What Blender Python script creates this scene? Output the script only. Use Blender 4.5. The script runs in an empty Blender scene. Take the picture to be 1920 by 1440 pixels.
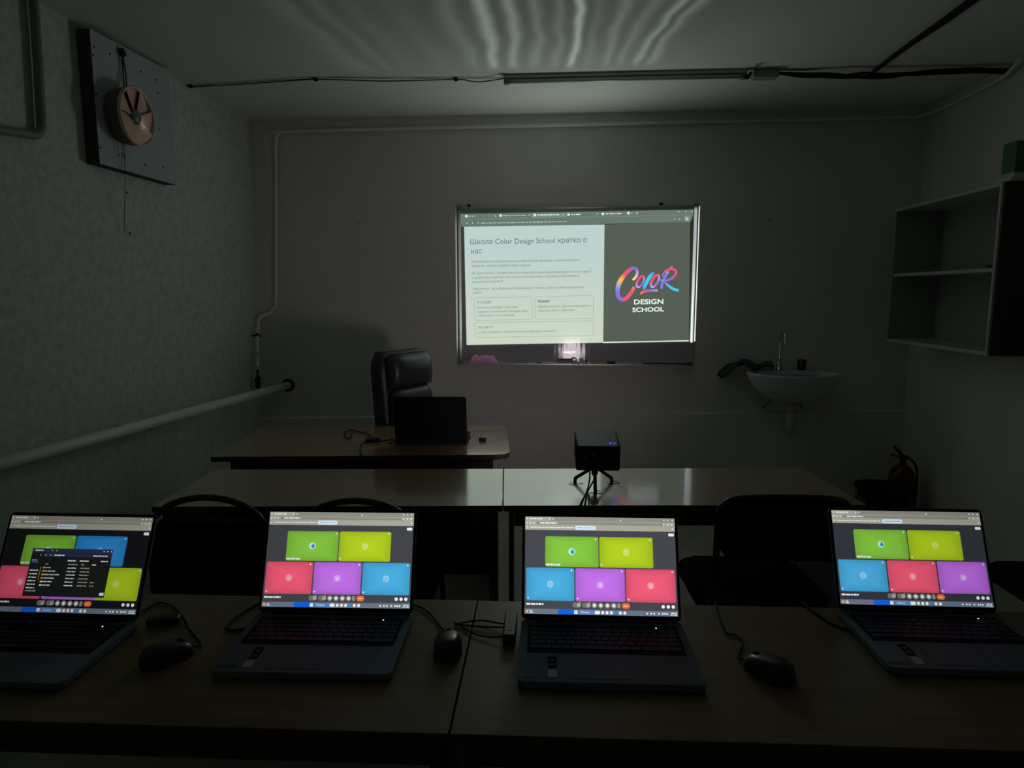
import bpy, bmesh, math, random
from mathutils import Vector, Matrix, Euler, geometry

random.seed(7)
SC = bpy.context.scene
COL = SC.collection
PI = math.pi

# ------------------------------------------------------------------ camera
FPX, CAM_H = 1270.0, 1.5
PITCH = math.atan(170 / FPX)
YAW = math.atan(95 * math.cos(PITCH) / FPX)
cam_data = bpy.data.cameras.new('camera')
cam_data.sensor_width = 36
cam_data.lens = FPX / 1920 * 36
cam_data.clip_start = 0.05
cam = bpy.data.objects.new('camera', cam_data)
COL.objects.link(cam)
cam.location = (0, 0, CAM_H)
cam.rotation_euler = (PI / 2 - PITCH, 0, YAW)
SC.camera = cam
_f = Vector((-math.sin(YAW) * math.cos(PITCH), math.cos(YAW) * math.cos(PITCH), -math.sin(PITCH)))
_r = Vector((math.cos(YAW), math.sin(YAW), 0))
_u = _r.cross(_f)


def on_back(px, py, y):
    """point of the photograph on the upright plane at depth y (y runs into the room)"""
    d = _f + _r * ((px - 960) / FPX) + _u * ((720 - py) / FPX)
    return Vector((0, 0, CAM_H)) + d * (y / d.y)


def on_level(px, py, z):
    d = _f + _r * ((px - 960) / FPX) + _u * ((720 - py) / FPX)
    return Vector((0, 0, CAM_H)) + d * ((z - CAM_H) / d.z)


def on_side(px, py, x):
    d = _f + _r * ((px - 960) / FPX) + _u * ((720 - py) / FPX)
    return Vector((0, 0, CAM_H)) + d * (x / d.x)


# ------------------------------------------------------------------ world, exposure
world = bpy.data.worlds.new('world')
SC.world = world
world.use_nodes = True
world.node_tree.nodes['Background'].inputs[0].default_value = (0, 0, 0, 1)
world.node_tree.nodes['Background'].inputs[1].default_value = 0
SC.view_settings.view_transform = 'Standard'
SC.view_settings.look = 'None'
SC.view_settings.gamma = 1
SC.view_settings.exposure = 0
SC.view_settings.use_curve_mapping = False
SC.cycles.use_denoising = True
SC.cycles.diffuse_bounces = 6

# room: left wall, right wall, back wall, ceiling, wall behind the camera
XL, XR, YB, ZC, YF = -2.17, 2.336, 4.75, 2.69, -1.6
PAGE_STRENGTH = 1.0


# ------------------------------------------------------------------ lamps
class Expr:
    def __init__(self, nt):
        self.nt = nt

    def m(self, op, a, b=0.0, c=None, clamp=False):
        n = self.nt.nodes.new('ShaderNodeMath')
        n.operation = op
        n.use_clamp = clamp
        for i, v in enumerate((a, b) if c is None else (a, b, c)):
            if isinstance(v, (int, float)):
                n.inputs[i].default_value = v
            else:
                self.nt.links.new(v, n.inputs[i])
        return n.outputs[0]

    def smooth(self, x, a, b):
        """0 at a, 1 at b"""
        n = self.nt.nodes.new('ShaderNodeMapRange')
        n.interpolation_type = 'SMOOTHSTEP'
        n.inputs['From Min'].default_value = a
        n.inputs['From Max'].default_value = b
        if a > b:
            n.inputs['From Min'].default_value = b
            n.inputs['From Max'].default_value = a
            n.inputs['To Min'].default_value = 1
            n.inputs['To Max'].default_value = 0
        self.nt.links.new(x, n.inputs['Value'])
        return n.outputs[0]


def lamp(name, kind, loc, energy, color, target=None, size=0.01, angle=60, blend=0.5):
    d = bpy.data.lights.new(name, kind)
    d.energy = energy
    d.color = color
    d.shadow_soft_size = size
    if kind == 'SPOT':
        d.spot_size = math.radians(angle)
        d.spot_blend = blend
    o = bpy.data.objects.new(name, d)
    COL.objects.link(o)
    o.location = loc
    if target is not None:
        o.rotation_euler = (Vector(target) - Vector(loc)).to_track_quat('-Z', 'Y').to_euler()
    return o


def light_nodes(o):
    d = o.data
    d.use_nodes = True
    nt = d.node_tree
    em = nt.nodes['Emission']
    g = nt.nodes.new('ShaderNodeNewGeometry')
    s = nt.nodes.new('ShaderNodeSeparateXYZ')
    nt.links.new(g.outputs['Incoming'], s.inputs[0])
    return nt, em, Expr(nt), s.outputs


# stray pinkish light leaving the projector's lens towards the wall
lamp('projector_stray_light', 'SPOT', (0.095, 2.74, 0.93), 7.2, (1.0, 0.84, 0.92), target=(-0.6, 4.75, 1.25), size=0.11, angle=100, blend=1.0).data.specular_factor = 0.0

# fill spot added in front of the board to brighten the room
bl = lamp('board_fill_light', 'SPOT', (0.12, 4.66, 1.84), 15.0, (0.90, 1.0, 0.93), target=(-0.25, 3.2, 2.6), size=0.22, angle=176, blend=1.0)
bl.data.specular_factor = 0.0

# rim of the projected beam that falls on the board's frame
LB = (0.135, 2.74, 0.92)
rim = lamp('projector_beam_rim', 'SPOT', LB, 300, (0.95, 1.0, 1.0), target=(0.08, 4.75, 1.6), size=0.002, angle=70, blend=0.0)
nt, em, ex, o3 = light_nodes(rim)
gx = ex.m('ADD', ex.m('MULTIPLY', ex.m('DIVIDE', o3[0], o3[1]), 4.72 - LB[1]), LB[0])
gz = ex.m('ADD', ex.m('MULTIPLY', ex.m('DIVIDE', o3[2], o3[1]), 4.72 - LB[1]), LB[2])
right = ex.m('MULTIPLY', ex.smooth(gx, 0.872, 0.876), ex.smooth(gx, 0.905, 0.900))
right = ex.m('MULTIPLY', right, ex.m('MULTIPLY', ex.smooth(gz, 1.165, 1.172), ex.smooth(gz, 2.09, 2.05)))
left = ex.m('MULTIPLY', ex.smooth(gx, -0.735, -0.73), ex.smooth(gx, -0.70, -0.705))
left = ex.m('MULTIPLY', left, ex.m('MULTIPLY', ex.smooth(gz, 1.04, 1.2), ex.smooth(gz, 2.09, 1.9)))
nt.links.new(ex.m('ADD', right, ex.m('MULTIPLY', left, 0.30)), em.inputs['Strength'])

# the beam glancing off the wavy board throws a fan of bright streaks on the ceiling
LG = (0.05, 4.66, 1.18)
glare = lamp('whiteboard_glare', 'POINT', LG, 34, (0.86, 1.0, 0.93), size=0.0)
nt, em, ex, o3 = light_nodes(glare)
hz = ZC - LG[2]
cx = ex.m('ADD', ex.m('MULTIPLY', ex.m('DIVIDE', o3[0], o3[2]), hz), LG[0])
cy = ex.m('ADD', ex.m('MULTIPLY', ex.m('DIVIDE', o3[1], o3[2]), hz), LG[1])
ang = ex.m('DIVIDE', ex.m('ADD', cx, 0.282), ex.m('SUBTRACT', 10.091, cy))
nz = nt.nodes.new('ShaderNodeTexNoise')
nz.noise_dimensions = '2D'
nz.inputs['Scale'].default_value = 2.2
cmb = nt.nodes.new('ShaderNodeCombineXYZ')
nt.links.new(cx, cmb.inputs[0])
nt.links.new(cy, cmb.inputs[1])
nt.links.new(cmb.outputs[0], nz.inputs['Vector'])
wob = ex.m('MULTIPLY', ex.m('SUBTRACT', nz.outputs[0], 0.5), 0.018)
t = ex.m('DIVIDE', ex.m('ADD', ex.m('ADD', ang, wob), 0.16), 0.32)
rmp = nt.nodes.new('ShaderNodeValToRGB')
rmp.color_ramp.interpolation = 'EASE'
peaks = [(-.121, .38), (-.104, .36), (-.088, .25), (-.060, .22), (-.030, .45), (-.013, .85), (.004, .75), (.022, .55),
         (.037, .5), (.050, 1.0), (.062, .4), (.078, .55), (.091, .5), (.105, .75), (.114, .6)]
stops = [(-.16, .02)]
for i, (a, h) in enumerate(peaks):
    stops.append((a, h))
    if i < len(peaks) - 1:
        stops.append(((a + peaks[i + 1][0]) / 2, 0.10 if a < -.05 else 0.16))
stops.append((.124, .05))
el = rmp.color_ramp.elements
for k, (a, h) in enumerate(stops):
    p = (a + .16) / .32
    e = el[k] if k < 2 else el.new(p)
    e.position = p
for k, (a, h) in enumerate(stops):
    el[k].color = (h, h, h, 1)
nt.links.new(t, rmp.inputs['Fac'])
msk = ex.m('MULTIPLY', ex.smooth(cy, 3.86, 3.70), ex.smooth(cy, 1.6, 2.8))
msk = ex.m('MULTIPLY', msk, ex.m('MULTIPLY', ex.smooth(cx, -1.9, -0.5), ex.smooth(cx, 0.95, 0.55)))
up = ex.m('GREATER_THAN', o3[2], 0.05)
d2 = ex.m('ADD', ex.m('POWER', ex.m('SUBTRACT', cy, LG[1]), 2), ex.m('ADD', ex.m('POWER', ex.m('SUBTRACT', cx, LG[0]), 2), hz * hz))
val = ex.m('MULTIPLY', ex.m('POWER', rmp.outputs[0], 2.1), ex.m('MULTIPLY', msk, up))
val = ex.m('MULTIPLY', val, ex.m('DIVIDE', ex.m('POWER', d2, 1.5), 5.0))
nt.links.new(val, em.inputs['Strength'])


# ------------------------------------------------------------------ materials
def lin(c):
    if isinstance(c, str):
        c = tuple(int(c[i:i + 2], 16) for i in (0, 2, 4))
    return tuple(((v / 255) / 12.92 if v / 255 <= .04045 else ((v / 255 + .055) / 1.055) ** 2.4) for v in c)


_mats = {}


def mat(name, color, rough=0.6, metal=0.0, spec=0.5, coat=0.0, var=None, bump=None, stretch=None):
    """color in linear reflectance; var=(colour2, scale), bump=(strength, scale)"""
    if name in _mats:
        return _mats[name]
    m = bpy.data.materials.new(name)
    m.use_nodes = True
    nt = m.node_tree
    b = nt.nodes['Principled BSDF']
    b.inputs['Base Color'].default_value = (*color, 1)
    b.inputs['Roughness'].default_value = rough
    b.inputs['Metallic'].default_value = metal
    b.inputs['Specular IOR Level'].default_value = spec
    b.inputs['Coat Weight'].default_value = coat
    b.inputs['Coat Roughness'].default_value = 0.10
    b.inputs['Coat IOR'].default_value = 2.7 if name == 'wood_laminate' else 1.5
    tc = nt.nodes.new('ShaderNodeTexCoord')
    mp = nt.nodes.new('ShaderNodeMapping')
    nt.links.new(tc.outputs['Object'], mp.inputs[0])
    if stretch:
        mp.inputs['Scale'].default_value = stretch
    if var:
        n = nt.nodes.new('ShaderNodeTexNoise')
        n.inputs['Scale'].default_value = var[1]
        n.inputs['Detail'].default_value = 6
        n.inputs['Roughness'].default_value = 0.65
        nt.links.new(mp.outputs[0], n.inputs['Vector'])
        r = nt.nodes.new('ShaderNodeValToRGB')
        r.color_ramp.elements[0].position = 0.35
        r.color_ramp.elements[1].position = 0.65
        r.color_ramp.elements[0].color = (*color, 1)
        r.color_ramp.elements[1].color = (*var[0], 1)
        nt.links.new(n.outputs[0], r.inputs[0])
        nt.links.new(r.outputs[0], b.inputs['Base Color'])
    if bump:
        n = nt.nodes.new('ShaderNodeTexNoise')
        n.inputs['Scale'].default_value = bump[1]
        n.inputs['Detail'].default_value = 5
        nt.links.new(mp.outputs[0], n.inputs['Vector'])
        bp = nt.nodes.new('ShaderNodeBump')
        bp.inputs['Strength'].default_value = bump[0]
        bp.inputs['Distance'].default_value = 0.004
        nt.links.new(n.outputs[0], bp.inputs['Height'])
        nt.links.new(bp.outputs[0], b.inputs['Normal'])
    _mats[name] = m
    return m


def glow(name, c, strength=1.0, sample=True, rough=0.25, spec=0.5, lcd=False):
    """something that gives off light (display, lens, self-glowing picture), c in display values 0..255"""
    if name in _mats:
        return _mats[name]
    m = bpy.data.materials.new(name)
    m.use_nodes = True
    nt = m.node_tree
    b = nt.nodes['Principled BSDF']
    b.inputs['Base Color'].default_value = (0.012, 0.012, 0.014, 1)
    b.inputs['Roughness'].default_value = rough
    b.inputs['Specular IOR Level'].default_value = spec
    b.inputs['Emission Color'].default_value = (*lin(c), 1)
    b.inputs['Emission Strength'].default_value = strength
    if not sample:
        m.cycles.emission_sampling = 'NONE'
    if lcd:      # a display is brightest seen square-on
        g = nt.nodes.new('ShaderNodeNewGeometry'); dt = nt.nodes.new('ShaderNodeVectorMath'); dt.operation = 'DOT_PRODUCT'
        nt.links.new(g.outputs['Normal'], dt.inputs[0]); nt.links.new(g.outputs['Incoming'], dt.inputs[1])
        e = Expr(nt)
        at = nt.nodes.new('ShaderNodeAttribute'); at.attribute_name = 'tile_shade'
        nt.links.new(e.m('MULTIPLY', strength, e.m('MULTIPLY', e.m('ADD', at.outputs['Fac'], 1.0), e.m('POWER', e.m('MAXIMUM', dt.outputs['Value'], 0.0), 4.0))), b.inputs['Emission Strength'])
    _mats[name] = m
    return m


WALL = mat('painted_plaster', (0.74, 0.74, 0.69), 0.85, spec=0.15, var=((0.69, 0.69, 0.645), 3.0), bump=(0.35, 60))
WALL_L = mat('speckled_plaster', (0.66, 0.71, 0.68), 0.8, spec=0.2, var=((0.50, 0.555, 0.53), 24), bump=(0.9, 26))
CEIL = mat('ceiling_paint', (0.76, 0.78, 0.73), 0.9, spec=0.1, var=((0.73, 0.75, 0.70), 2), bump=(0.2, 30))
FLOOR = mat('linoleum', (0.42, 0.42, 0.36), 0.5, spec=0.3, var=((0.32, 0.32, 0.27), 8))
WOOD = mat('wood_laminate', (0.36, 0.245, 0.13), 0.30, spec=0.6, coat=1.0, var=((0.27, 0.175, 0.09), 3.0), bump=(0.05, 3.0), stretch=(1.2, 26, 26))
WOOD_SHADED = mat('wood_laminate_shaded', (0.22, 0.155, 0.09), 0.4, spec=0.3, coat=0.15, var=((0.17, 0.11, 0.06), 3.0), bump=(0.05, 3.0), stretch=(1.2, 26, 26))  # same table laminate, with the front row's dimness put into its colour
DESKW = mat('teacher_desk_laminate', (0.46, 0.29, 0.17), 0.30, spec=0.5, coat=1.0, var=((0.30, 0.175, 0.09), 2.2), bump=(0.05, 3.0), stretch=(1.0, 22, 22))
DARKWOOD = mat('dark_panel', (0.035, 0.025, 0.025), 0.5)
BLACK = mat('black_plastic', (0.012, 0.012, 0.014), 0.35)
BLACKM = mat('black_matt', (0.010, 0.010, 0.012), 0.8, spec=0.2)
RUBBER = mat('black_rubber', (0.010, 0.010, 0.010), 0.7, spec=0.3)
LEATHER = mat('black_leather', (0.030, 0.037, 0.036), 0.36, spec=0.5, bump=(0.15, 180))
FABRIC = mat('black_fabric', (0.008, 0.007, 0.009), 0.95, spec=0.1, bump=(0.3, 400))
TUBE = mat('black_enamel_tube', (0.010, 0.010, 0.012), 0.25)
ALU = mat('aluminium', (0.62, 0.63, 0.64), 0.35, metal=0.5)
CHROME = mat('chrome', (0.75, 0.76, 0.77), 0.10, metal=1.0)
BOARD = mat('whiteboard_enamel', (0.42, 0.43, 0.44), 0.02, spec=0.5, bump=(0.085, 3.0), stretch=(20, 1, 1.6))
PIPE = mat('white_painted_pipe', (0.82, 0.85, 0.81), 0.45)
PIPED = mat('grey_conduit', (0.22, 0.23, 0.21), 0.5)
CERAMIC = mat('white_ceramic', (0.62, 0.64, 0.66), 0.12)
PLASTICW = mat('white_plastic', (0.55, 0.56, 0.55), 0.45)
GREY = mat('grey_plastic', (0.22, 0.23, 0.24), 0.4)
LAPTOP = mat('slate_blue_aluminium', (0.16, 0.20, 0.26), 0.55, spec=0.2)
KEYS = mat('dark_keycaps', (0.016, 0.017, 0.024), 0.45)
MELA = mat('white_melamine', (0.50, 0.52, 0.49), 0.4)
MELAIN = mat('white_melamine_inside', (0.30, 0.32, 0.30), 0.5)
MAROON = mat('dark_maroon_laminate', (0.018, 0.008, 0.010), 0.5)
GREEN = mat('dark_green_cloth', (0.03, 0.10, 0.085), 0.95, spec=0.1, bump=(0.8, 60))
RED = mat('red_enamel', (0.10, 0.008, 0.010), 0.3)
PINK = mat('pink_cloth', (0.95, 0.52, 0.85), 0.9, bump=(0.5, 80))
COPPER = mat('rose_copper', (0.92, 0.60, 0.50), 0.28, metal=0.25)
WIRE = mat('dark_wire', (0.02, 0.02, 0.022), 0.6)
YELLOW = mat('yellow_plastic', (0.45, 0.38, 0.06), 0.4)
DIFFUSER = mat('frosted_tube', (0.55, 0.57, 0.56), 0.3)
GYPS = mat('white_board_panel', (0.50, 0.55, 0.58), 0.6, spec=0.3, var=((0.46, 0.51, 0.54), 5))


# ------------------------------------------------------------------ mesh helpers
class MB:
    def __init__(self):
        self.bm = bmesh.new()

    def add(self, verts, faces, mi=0, M=None, smooth=False):
        vs = [self.bm.verts.new((M @ Vector(v)) if M is not None else Vector(v)) for v in verts]
        out = []
        for f in faces:
            try:
                fc = self.bm.faces.new([vs[i] for i in f])
            except ValueError:
                continue
            fc.material_index = mi
            fc.smooth = smooth
            out.append(fc)
        return vs, out

    def box(self, c, s, M=None, mi=0, bevel=0.0, seg=2):
        x, y, z = (v / 2 for v in s)
        vs = [(c[0] + a * x, c[1] + b * y, c[2] + d * z) for a in (-1, 1) for b in (-1, 1) for d in (-1, 1)]
        fs = [(0, 1, 3, 2), (4, 6, 7, 5), (0, 4, 5, 1), (2, 3, 7, 6), (0, 2, 6, 4), (1, 5, 7, 3)]
        v, f = self.add(vs, fs, mi, M)
        if bevel:
            e = list({e for fc in f for e in fc.edges})
            r = bmesh.ops.bevel(self.bm, geom=e, offset=bevel, segments=seg, profile=0.5, affect='EDGES')
            for fc in r['faces']:
                fc.material_index = mi
                fc.smooth = True
        return self

    def prism(self, pts, z0, z1, M=None, mi=0, bevel=0.0, seg=2):
        n = len(pts)
        vs = [(x, y, z0) for x, y in pts] + [(x, y, z1) for x, y in pts]
        fs = [tuple(range(n - 1, -1, -1)), tuple(range(n, 2 * n))] + [(i, (i + 1) % n, n + (i + 1) % n, n + i) for i in range(n)]
        v, f = self.add(vs, fs, mi, M)
        if bevel:
            e = [e for fc in f[:2] for e in fc.edges]
            r = bmesh.ops.bevel(self.bm, geom=e, offset=bevel, segments=seg, profile=0.5, affect='EDGES')
            for fc in r['faces']:
                fc.material_index = mi
                fc.smooth = True
        return self

    def tube(self, pts, r, seg=12, mi=0, M=None, smooth=0, caps=True):
        pts = [Vector(p) for p in pts]
        if smooth:
            pts = spline(pts, smooth)
        rs = r if isinstance(r, (list, tuple)) else None
        rings, prev = [], None
        n = len(pts)
        for i, p in enumerate(pts):
            d = (pts[min(i + 1, n - 1)] - pts[max(i - 1, 0)])
            if d.length < 1e-9:
                d = Vector((0, 0, 1))
            d.normalize()
            if prev is None:
                a = Vector((0, 0, 1)) if abs(d.z) < 0.9 else Vector((1, 0, 0))
                nrm = d.cross(a).normalized()
            else:
                nrm = (prev - d * prev.dot(d))
                nrm = nrm.normalized() if nrm.length > 1e-6 else d.orthogonal().normalized()
            prev = nrm
            bn = d.cross(nrm)
            rr = rs[min(i * len(rs) // n, len(rs) - 1)] if rs else r
            ring = []
            for k in range(seg):
                a = 2 * PI * k / seg
                q = p + (nrm * math.cos(a) + bn * math.sin(a)) * rr
                ring.append(self.bm.verts.new(M @ q if M is not None else q))
            rings.append(ring)
        for a, b in zip(rings, rings[1:]):
            for k in range(seg):
                f = self.bm.faces.new((a[k], a[(k + 1) % seg], b[(k + 1) % seg], b[k]))
                f.smooth = True
                f.material_index = mi
        if caps:
            for ring, rev in ((rings[0], True), (rings[-1], False)):
                f = self.bm.faces.new(list(reversed(ring)) if rev else ring)
                f.material_index = mi
        return self

    def lathe(self, prof, seg=32, M=None, mi=0, smooth=True, a0=0.0, a1=2 * PI):
        full = abs(a1 - a0 - 2 * PI) < 1e-6
        cols = seg if full else seg + 1
        grid = []
        for k in range(cols):
            a = a0 + (a1 - a0) * k / seg
            row = []
            for r, z in prof:
                q = Vector((r * math.cos(a), r * math.sin(a), z))
                row.append(self.bm.verts.new(M @ q if M is not None else q))
            grid.append(row)
        for k in range(seg):
            A, B = grid[k], grid[(k + 1) % cols]
            for i in range(len(prof) - 1):
                try:
                    f = self.bm.faces.new((A[i], B[i], B[i + 1], A[i + 1]))
                    f.smooth = smooth
                    f.material_index = mi
                except ValueError:
                    pass
        return self

    def build(self, name, mats, parent=None, clean=True):
        me = bpy.data.meshes.new(name)
        if clean:
            bmesh.ops.remove_doubles(self.bm, verts=self.bm.verts, dist=1e-6)
        bmesh.ops.recalc_face_normals(self.bm, faces=self.bm.faces)
        self.bm.to_mesh(me)
        self.bm.free()
        for m in (mats if isinstance(mats, (list, tuple)) else [mats]):
            me.materials.append(m)
        o = bpy.data.objects.new(name, me)
        COL.objects.link(o)
        if parent is not None:
            o.parent = parent
        return o


def spline(pts, k=6):
    out = []
    n = len(pts)
    for i in range(n - 1):
        p0, p1, p2, p3 = pts[max(i - 1, 0)], pts[i], pts[i + 1], pts[min(i + 2, n - 1)]
        for j in range(k):
            t = j / k
            out.append(0.5 * ((2 * p1) + (p2 - p0) * t + (2 * p0 - 5 * p1 + 4 * p2 - p3) * t * t + (3 * p1 - p0 - 3 * p2 + p3) * t ** 3))
    out.append(pts[-1])
    return out


def empty(name, loc=(0, 0, 0), rz=0.0):
    o = bpy.data.objects.new(name, None)
    COL.objects.link(o)
    o.location = loc
    o.rotation_euler = (0, 0, rz)
    o.empty_display_size = 0.05
    return o


def tag(o, label, cat, group=None):
    o['label'] = label
    o['category'] = cat
    if group:
        o['group'] = group
    return o


def struct(o):
    o['kind'] = 'structure'
    return o


def T(x=0, y=0, z=0):
    return Matrix.Translation((x, y, z))


def R(a, ax):
    return Matrix.Rotation(a, 4, ax)


def rrect(w, h, r, n=5, cx=0, cy=0):
    pts = []
    for sx, sy, a0 in ((1, 1, 0), (-1, 1, PI / 2), (-1, -1, PI), (1, -1, 3 * PI / 2)):
        for k in range(n + 1):
            a = a0 + PI / 2 * k / n
            pts.append((cx + sx * (w / 2 - r) + r * math.cos(a), cy + sy * (h / 2 - r) + r * math.sin(a)))
    return pts


_tc = {}


def fill_outlines(me):
    """letters from their outline loops; each outer contour is filled by itself, with the holes inside it"""
    nb = {}
    for e in me.edges:
        a, b = e.vertices
        nb.setdefault(a, []).append(b)
        nb.setdefault(b, []).append(a)
    seen, loops = set(), []
    for v0 in sorted(nb):
        if v0 in seen:
            continue
        lp, prev, cur = [v0], None, v0
        seen.add(v0)
        while True:
            nx = [w for w in nb[cur] if w != prev and w not in seen]
            if not nx:
                break
            prev, cur = cur, min(nx, key=lambda w: abs(w - cur))
            seen.add(cur)
            lp.append(cur)
        if len(lp) > 2:
            loops.append([me.vertices[i].co.to_2d() for i in lp])

    def inside(p, poly):
        r = False
        for (x0, y0), (x1, y1) in zip(poly, poly[1:] + poly[:1]):
            if (y0 > p[1]) != (y1 > p[1]) and p[0] < (x1 - x0) * (p[1] - y0) / (y1 - y0) + x0:
                r = not r
        return r

    def area(poly):
        return sum(a.x * b.y - b.x * a.y for a, b in zip(poly, poly[1:] + poly[:1])) / 2

    outer, holes = [], []
    for i, l in enumerate(loops):
        fully = [k for k, m_ in enumerate(loops) if k != i and abs(area(m_)) > abs(area(l)) and all(inside(q_, m_) for q_ in l)]
        (holes if len(fully) % 2 == 1 else outer).append((l, fully))
    vs, fs = [], []
    for l, _ in outer:
        grp = [l] + [h for h, f in holes if any(loops[k] is l for k in f)]
        base = len(vs)
        flat = [q_ for g_ in grp for q_ in g_]
        tris = geometry.tessellate_polygon([[q_.to_3d() for q_ in g_] for g_ in grp])
        vs += [(q_.x, q_.y) for q_ in flat]
        fs += [tuple(base + i for i in t_) for t_ in tris]
    return vs, fs


def text_mesh(s, bold=0.0):
    """outline of a line of text: verts (2D), faces, width, cap height scaled to 1"""
    key = (s, bold)
    if key in _tc:
        return _tc[key]
    c = bpy.data.curves.new('t', 'FONT')
    c.body = s
    c.size = 1
    c.resolution_u = 3
    c.offset = bold
    c.fill_mode = 'NONE'
    o = bpy.data.objects.new('t', c)
    COL.objects.link(o)
    dg = bpy.context.evaluated_depsgraph_get()
    dg.update()
    me = bpy.data.meshes.new_from_object(o.evaluated_get(dg))
    vs, fs = fill_outlines(me)
    bpy.data.objects.remove(o)
    bpy.data.curves.remove(c)
    bpy.data.meshes.remove(me)
    xs = [v[0] for v in vs] or [0, 1]
    x0, x1 = min(xs), max(xs)
    vs = [(x - x0, y) for x, y in vs]
    _tc[key] = (vs, fs, x1 - x0)
    return _tc[key]


# ------------------------------------------------------------------ the room
m = MB(); m.box(((XL + XR) / 2, (YB + YF) / 2, -0.05), (XR - XL + 0.6, YB - YF + 0.6, 0.1))
struct(m.build('floor', FLOOR))
m = MB(); m.box(((XL + XR) / 2, (YB + YF) / 2, ZC + 0.05), (XR - XL + 0.6, YB - YF + 0.6, 0.1))
struct(m.build('ceiling', CEIL))
m = MB(); m.box(((XL + XR) / 2, YB + 0.06, ZC / 2), (XR - XL + 0.5, 0.12, ZC))
struct(m.build('wall_back', WALL))
m = MB(); m.box((XL - 0.06, (YB + YF) / 2, ZC / 2), (0.12, YB - YF, ZC))
struct(m.build('wall_left', WALL_L))
m = MB(); m.box((XR + 0.06, (YB + YF) / 2, ZC / 2), (0.12, YB - YF, ZC))
struct(m.build('wall_right', WALL))
m = MB(); m.box(((XL + XR) / 2, YF - 0.06, ZC / 2), (XR - XL + 0.5, 0.12, ZC))
struct(m.build('wall_front', WALL))
# thicker plaster at the foot of the back wall, its top edge runs slightly uphill to the right
m = MB()
za, zb = 0.60, 0.715
m.add([(XL, YB, 0), (XR, YB, 0), (XR, YB, zb), (XL, YB, za), (XL, YB - .022, 0), (XR, YB - .022, 0), (XR, YB - .022, zb - .012), (XL, YB - .022, za - .012)],
      [(0, 3, 2, 1), (4, 5, 6, 7), (0, 4, 7, 3), (1, 2, 6, 5), (3, 7, 6, 2), (0, 1, 5, 4)])
struct(m.build('trim_1', WALL))


# ------------------------------------------------------------------ text on the board
BY = 4.7145   # depth of the projected picture, on the face of the whiteboard


def bp(x, y, dy=0.0):
    """x, y in the close-up of the board (0..1920, 0..1293) -> point on the board"""
    return on_back(840 + x * 490 / 1920, 370 + y * 490 / 1920, BY - dy)


def bquad(m, pts, mi=0, dy=0.0, n=1):
    ps = [bp(*p, dy) for p in pts]
    m.add(ps, [tuple(range(len(ps)))], mi)


def btext(m, s, x0, y0, x1, y1, cap, mi=0, bold=0.0, dy=0.0012):
    vs, fs, w = text_mesh(s, bold)
    k = cap / 0.70
    d = bold * k if bold > .01 else 0      # heavier strokes
    for sx, sy in (((-1, -1), (1, -1), (-1, 1), (1, 1)) if d else ((0, 0),)):
        m.add([bp(x0 + (x1 - x0) * vx / w + sx * d, y0 + (y1 - y0) * vx / w - vy * k + sy * d, dy) for vx, vy in vs], fs, mi)


def bstroke(m, pts, w, mi=0, dy=0.0012, k=5):
    P = spline([Vector((x, y, 0)) for x, y in pts], k) if len(pts) > 2 else [Vector((x, y, 0)) for x, y in pts]
    L, Rr = [], []
    for i, p in enumerate(P):
        d = (P[min(i + 1, len(P) - 1)] - P[max(i - 1, 0)]).normalized()
        n = Vector((-d.y, d.x, 0)) * w / 2
        L.append(p + n); Rr.append(p - n)
    vs = [bp(p.x, p.y, dy) for p in L] + [bp(p.x, p.y, dy) for p in Rr]
    N = len(P)
    m.add(vs, [(i, i + 1, N + i + 1, N + i) for i in range(N - 1)], mi)


def bround(m, pts, w, r=14, mi=0):
    """rounded outline through the four corners"""
    out = []
    for i in range(4):
        p = Vector((*pts[i], 0)); a = Vector((*pts[i - 1], 0)); b = Vector((*pts[(i + 1) % 4], 0))
        u, v = (a - p).normalized(), (b - p).normalized()
        for k in range(5):
            t = k / 4
            q = (p + u * r) * (1 - t) ** 2 + 2 * p * t * (1 - t) + (p + v * r) * t * t
            out.append((q.x, q.y))
    out.append(out[0])
    P = [Vector((x, y, 0)) for x, y in out]
    n = len(P) - 1
    inn, oo = [], []
    c = sum(P[:n], Vector()) / n
    for i in range(n):
        d = (P[(i + 1) % n] - P[i - 1]).normalized()
        nn = Vector((-d.y, d.x, 0)) * w / 2
        inn.append(P[i] + nn); oo.append(P[i] - nn)
    m.add([bp(p.x, p.y, .0012) for p in inn + oo], [(i, (i + 1) % n, n + (i + 1) % n, n + i) for i in range(n)], mi)


def bdisc(m, x, y, r, mi=0, dy=0.0012, n=14):
    m.add([bp(x + r * math.cos(2 * PI * k / n), y + r * math.sin(2 * PI * k / n), dy) for k in range(n)], [tuple(range(n))], mi)


wb = empty('whiteboard', (0.085, YB, 1.0))
tag(wb, 'wall-mounted whiteboard with aluminium frame showing the projected web page', 'whiteboard')


def wpart(m, name, mats, label=None, parent=None):
    o = m.build(name, mats)
    o.parent = parent or wb
    o.matrix_parent_inverse = Matrix.Translation(wb.location).inverted() if parent is None else Matrix.Identity(4)
    if parent is not None:
        o.matrix_parent_inverse = Matrix.Identity(4)
    if label:
        o['label'] = label
    return o


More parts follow.
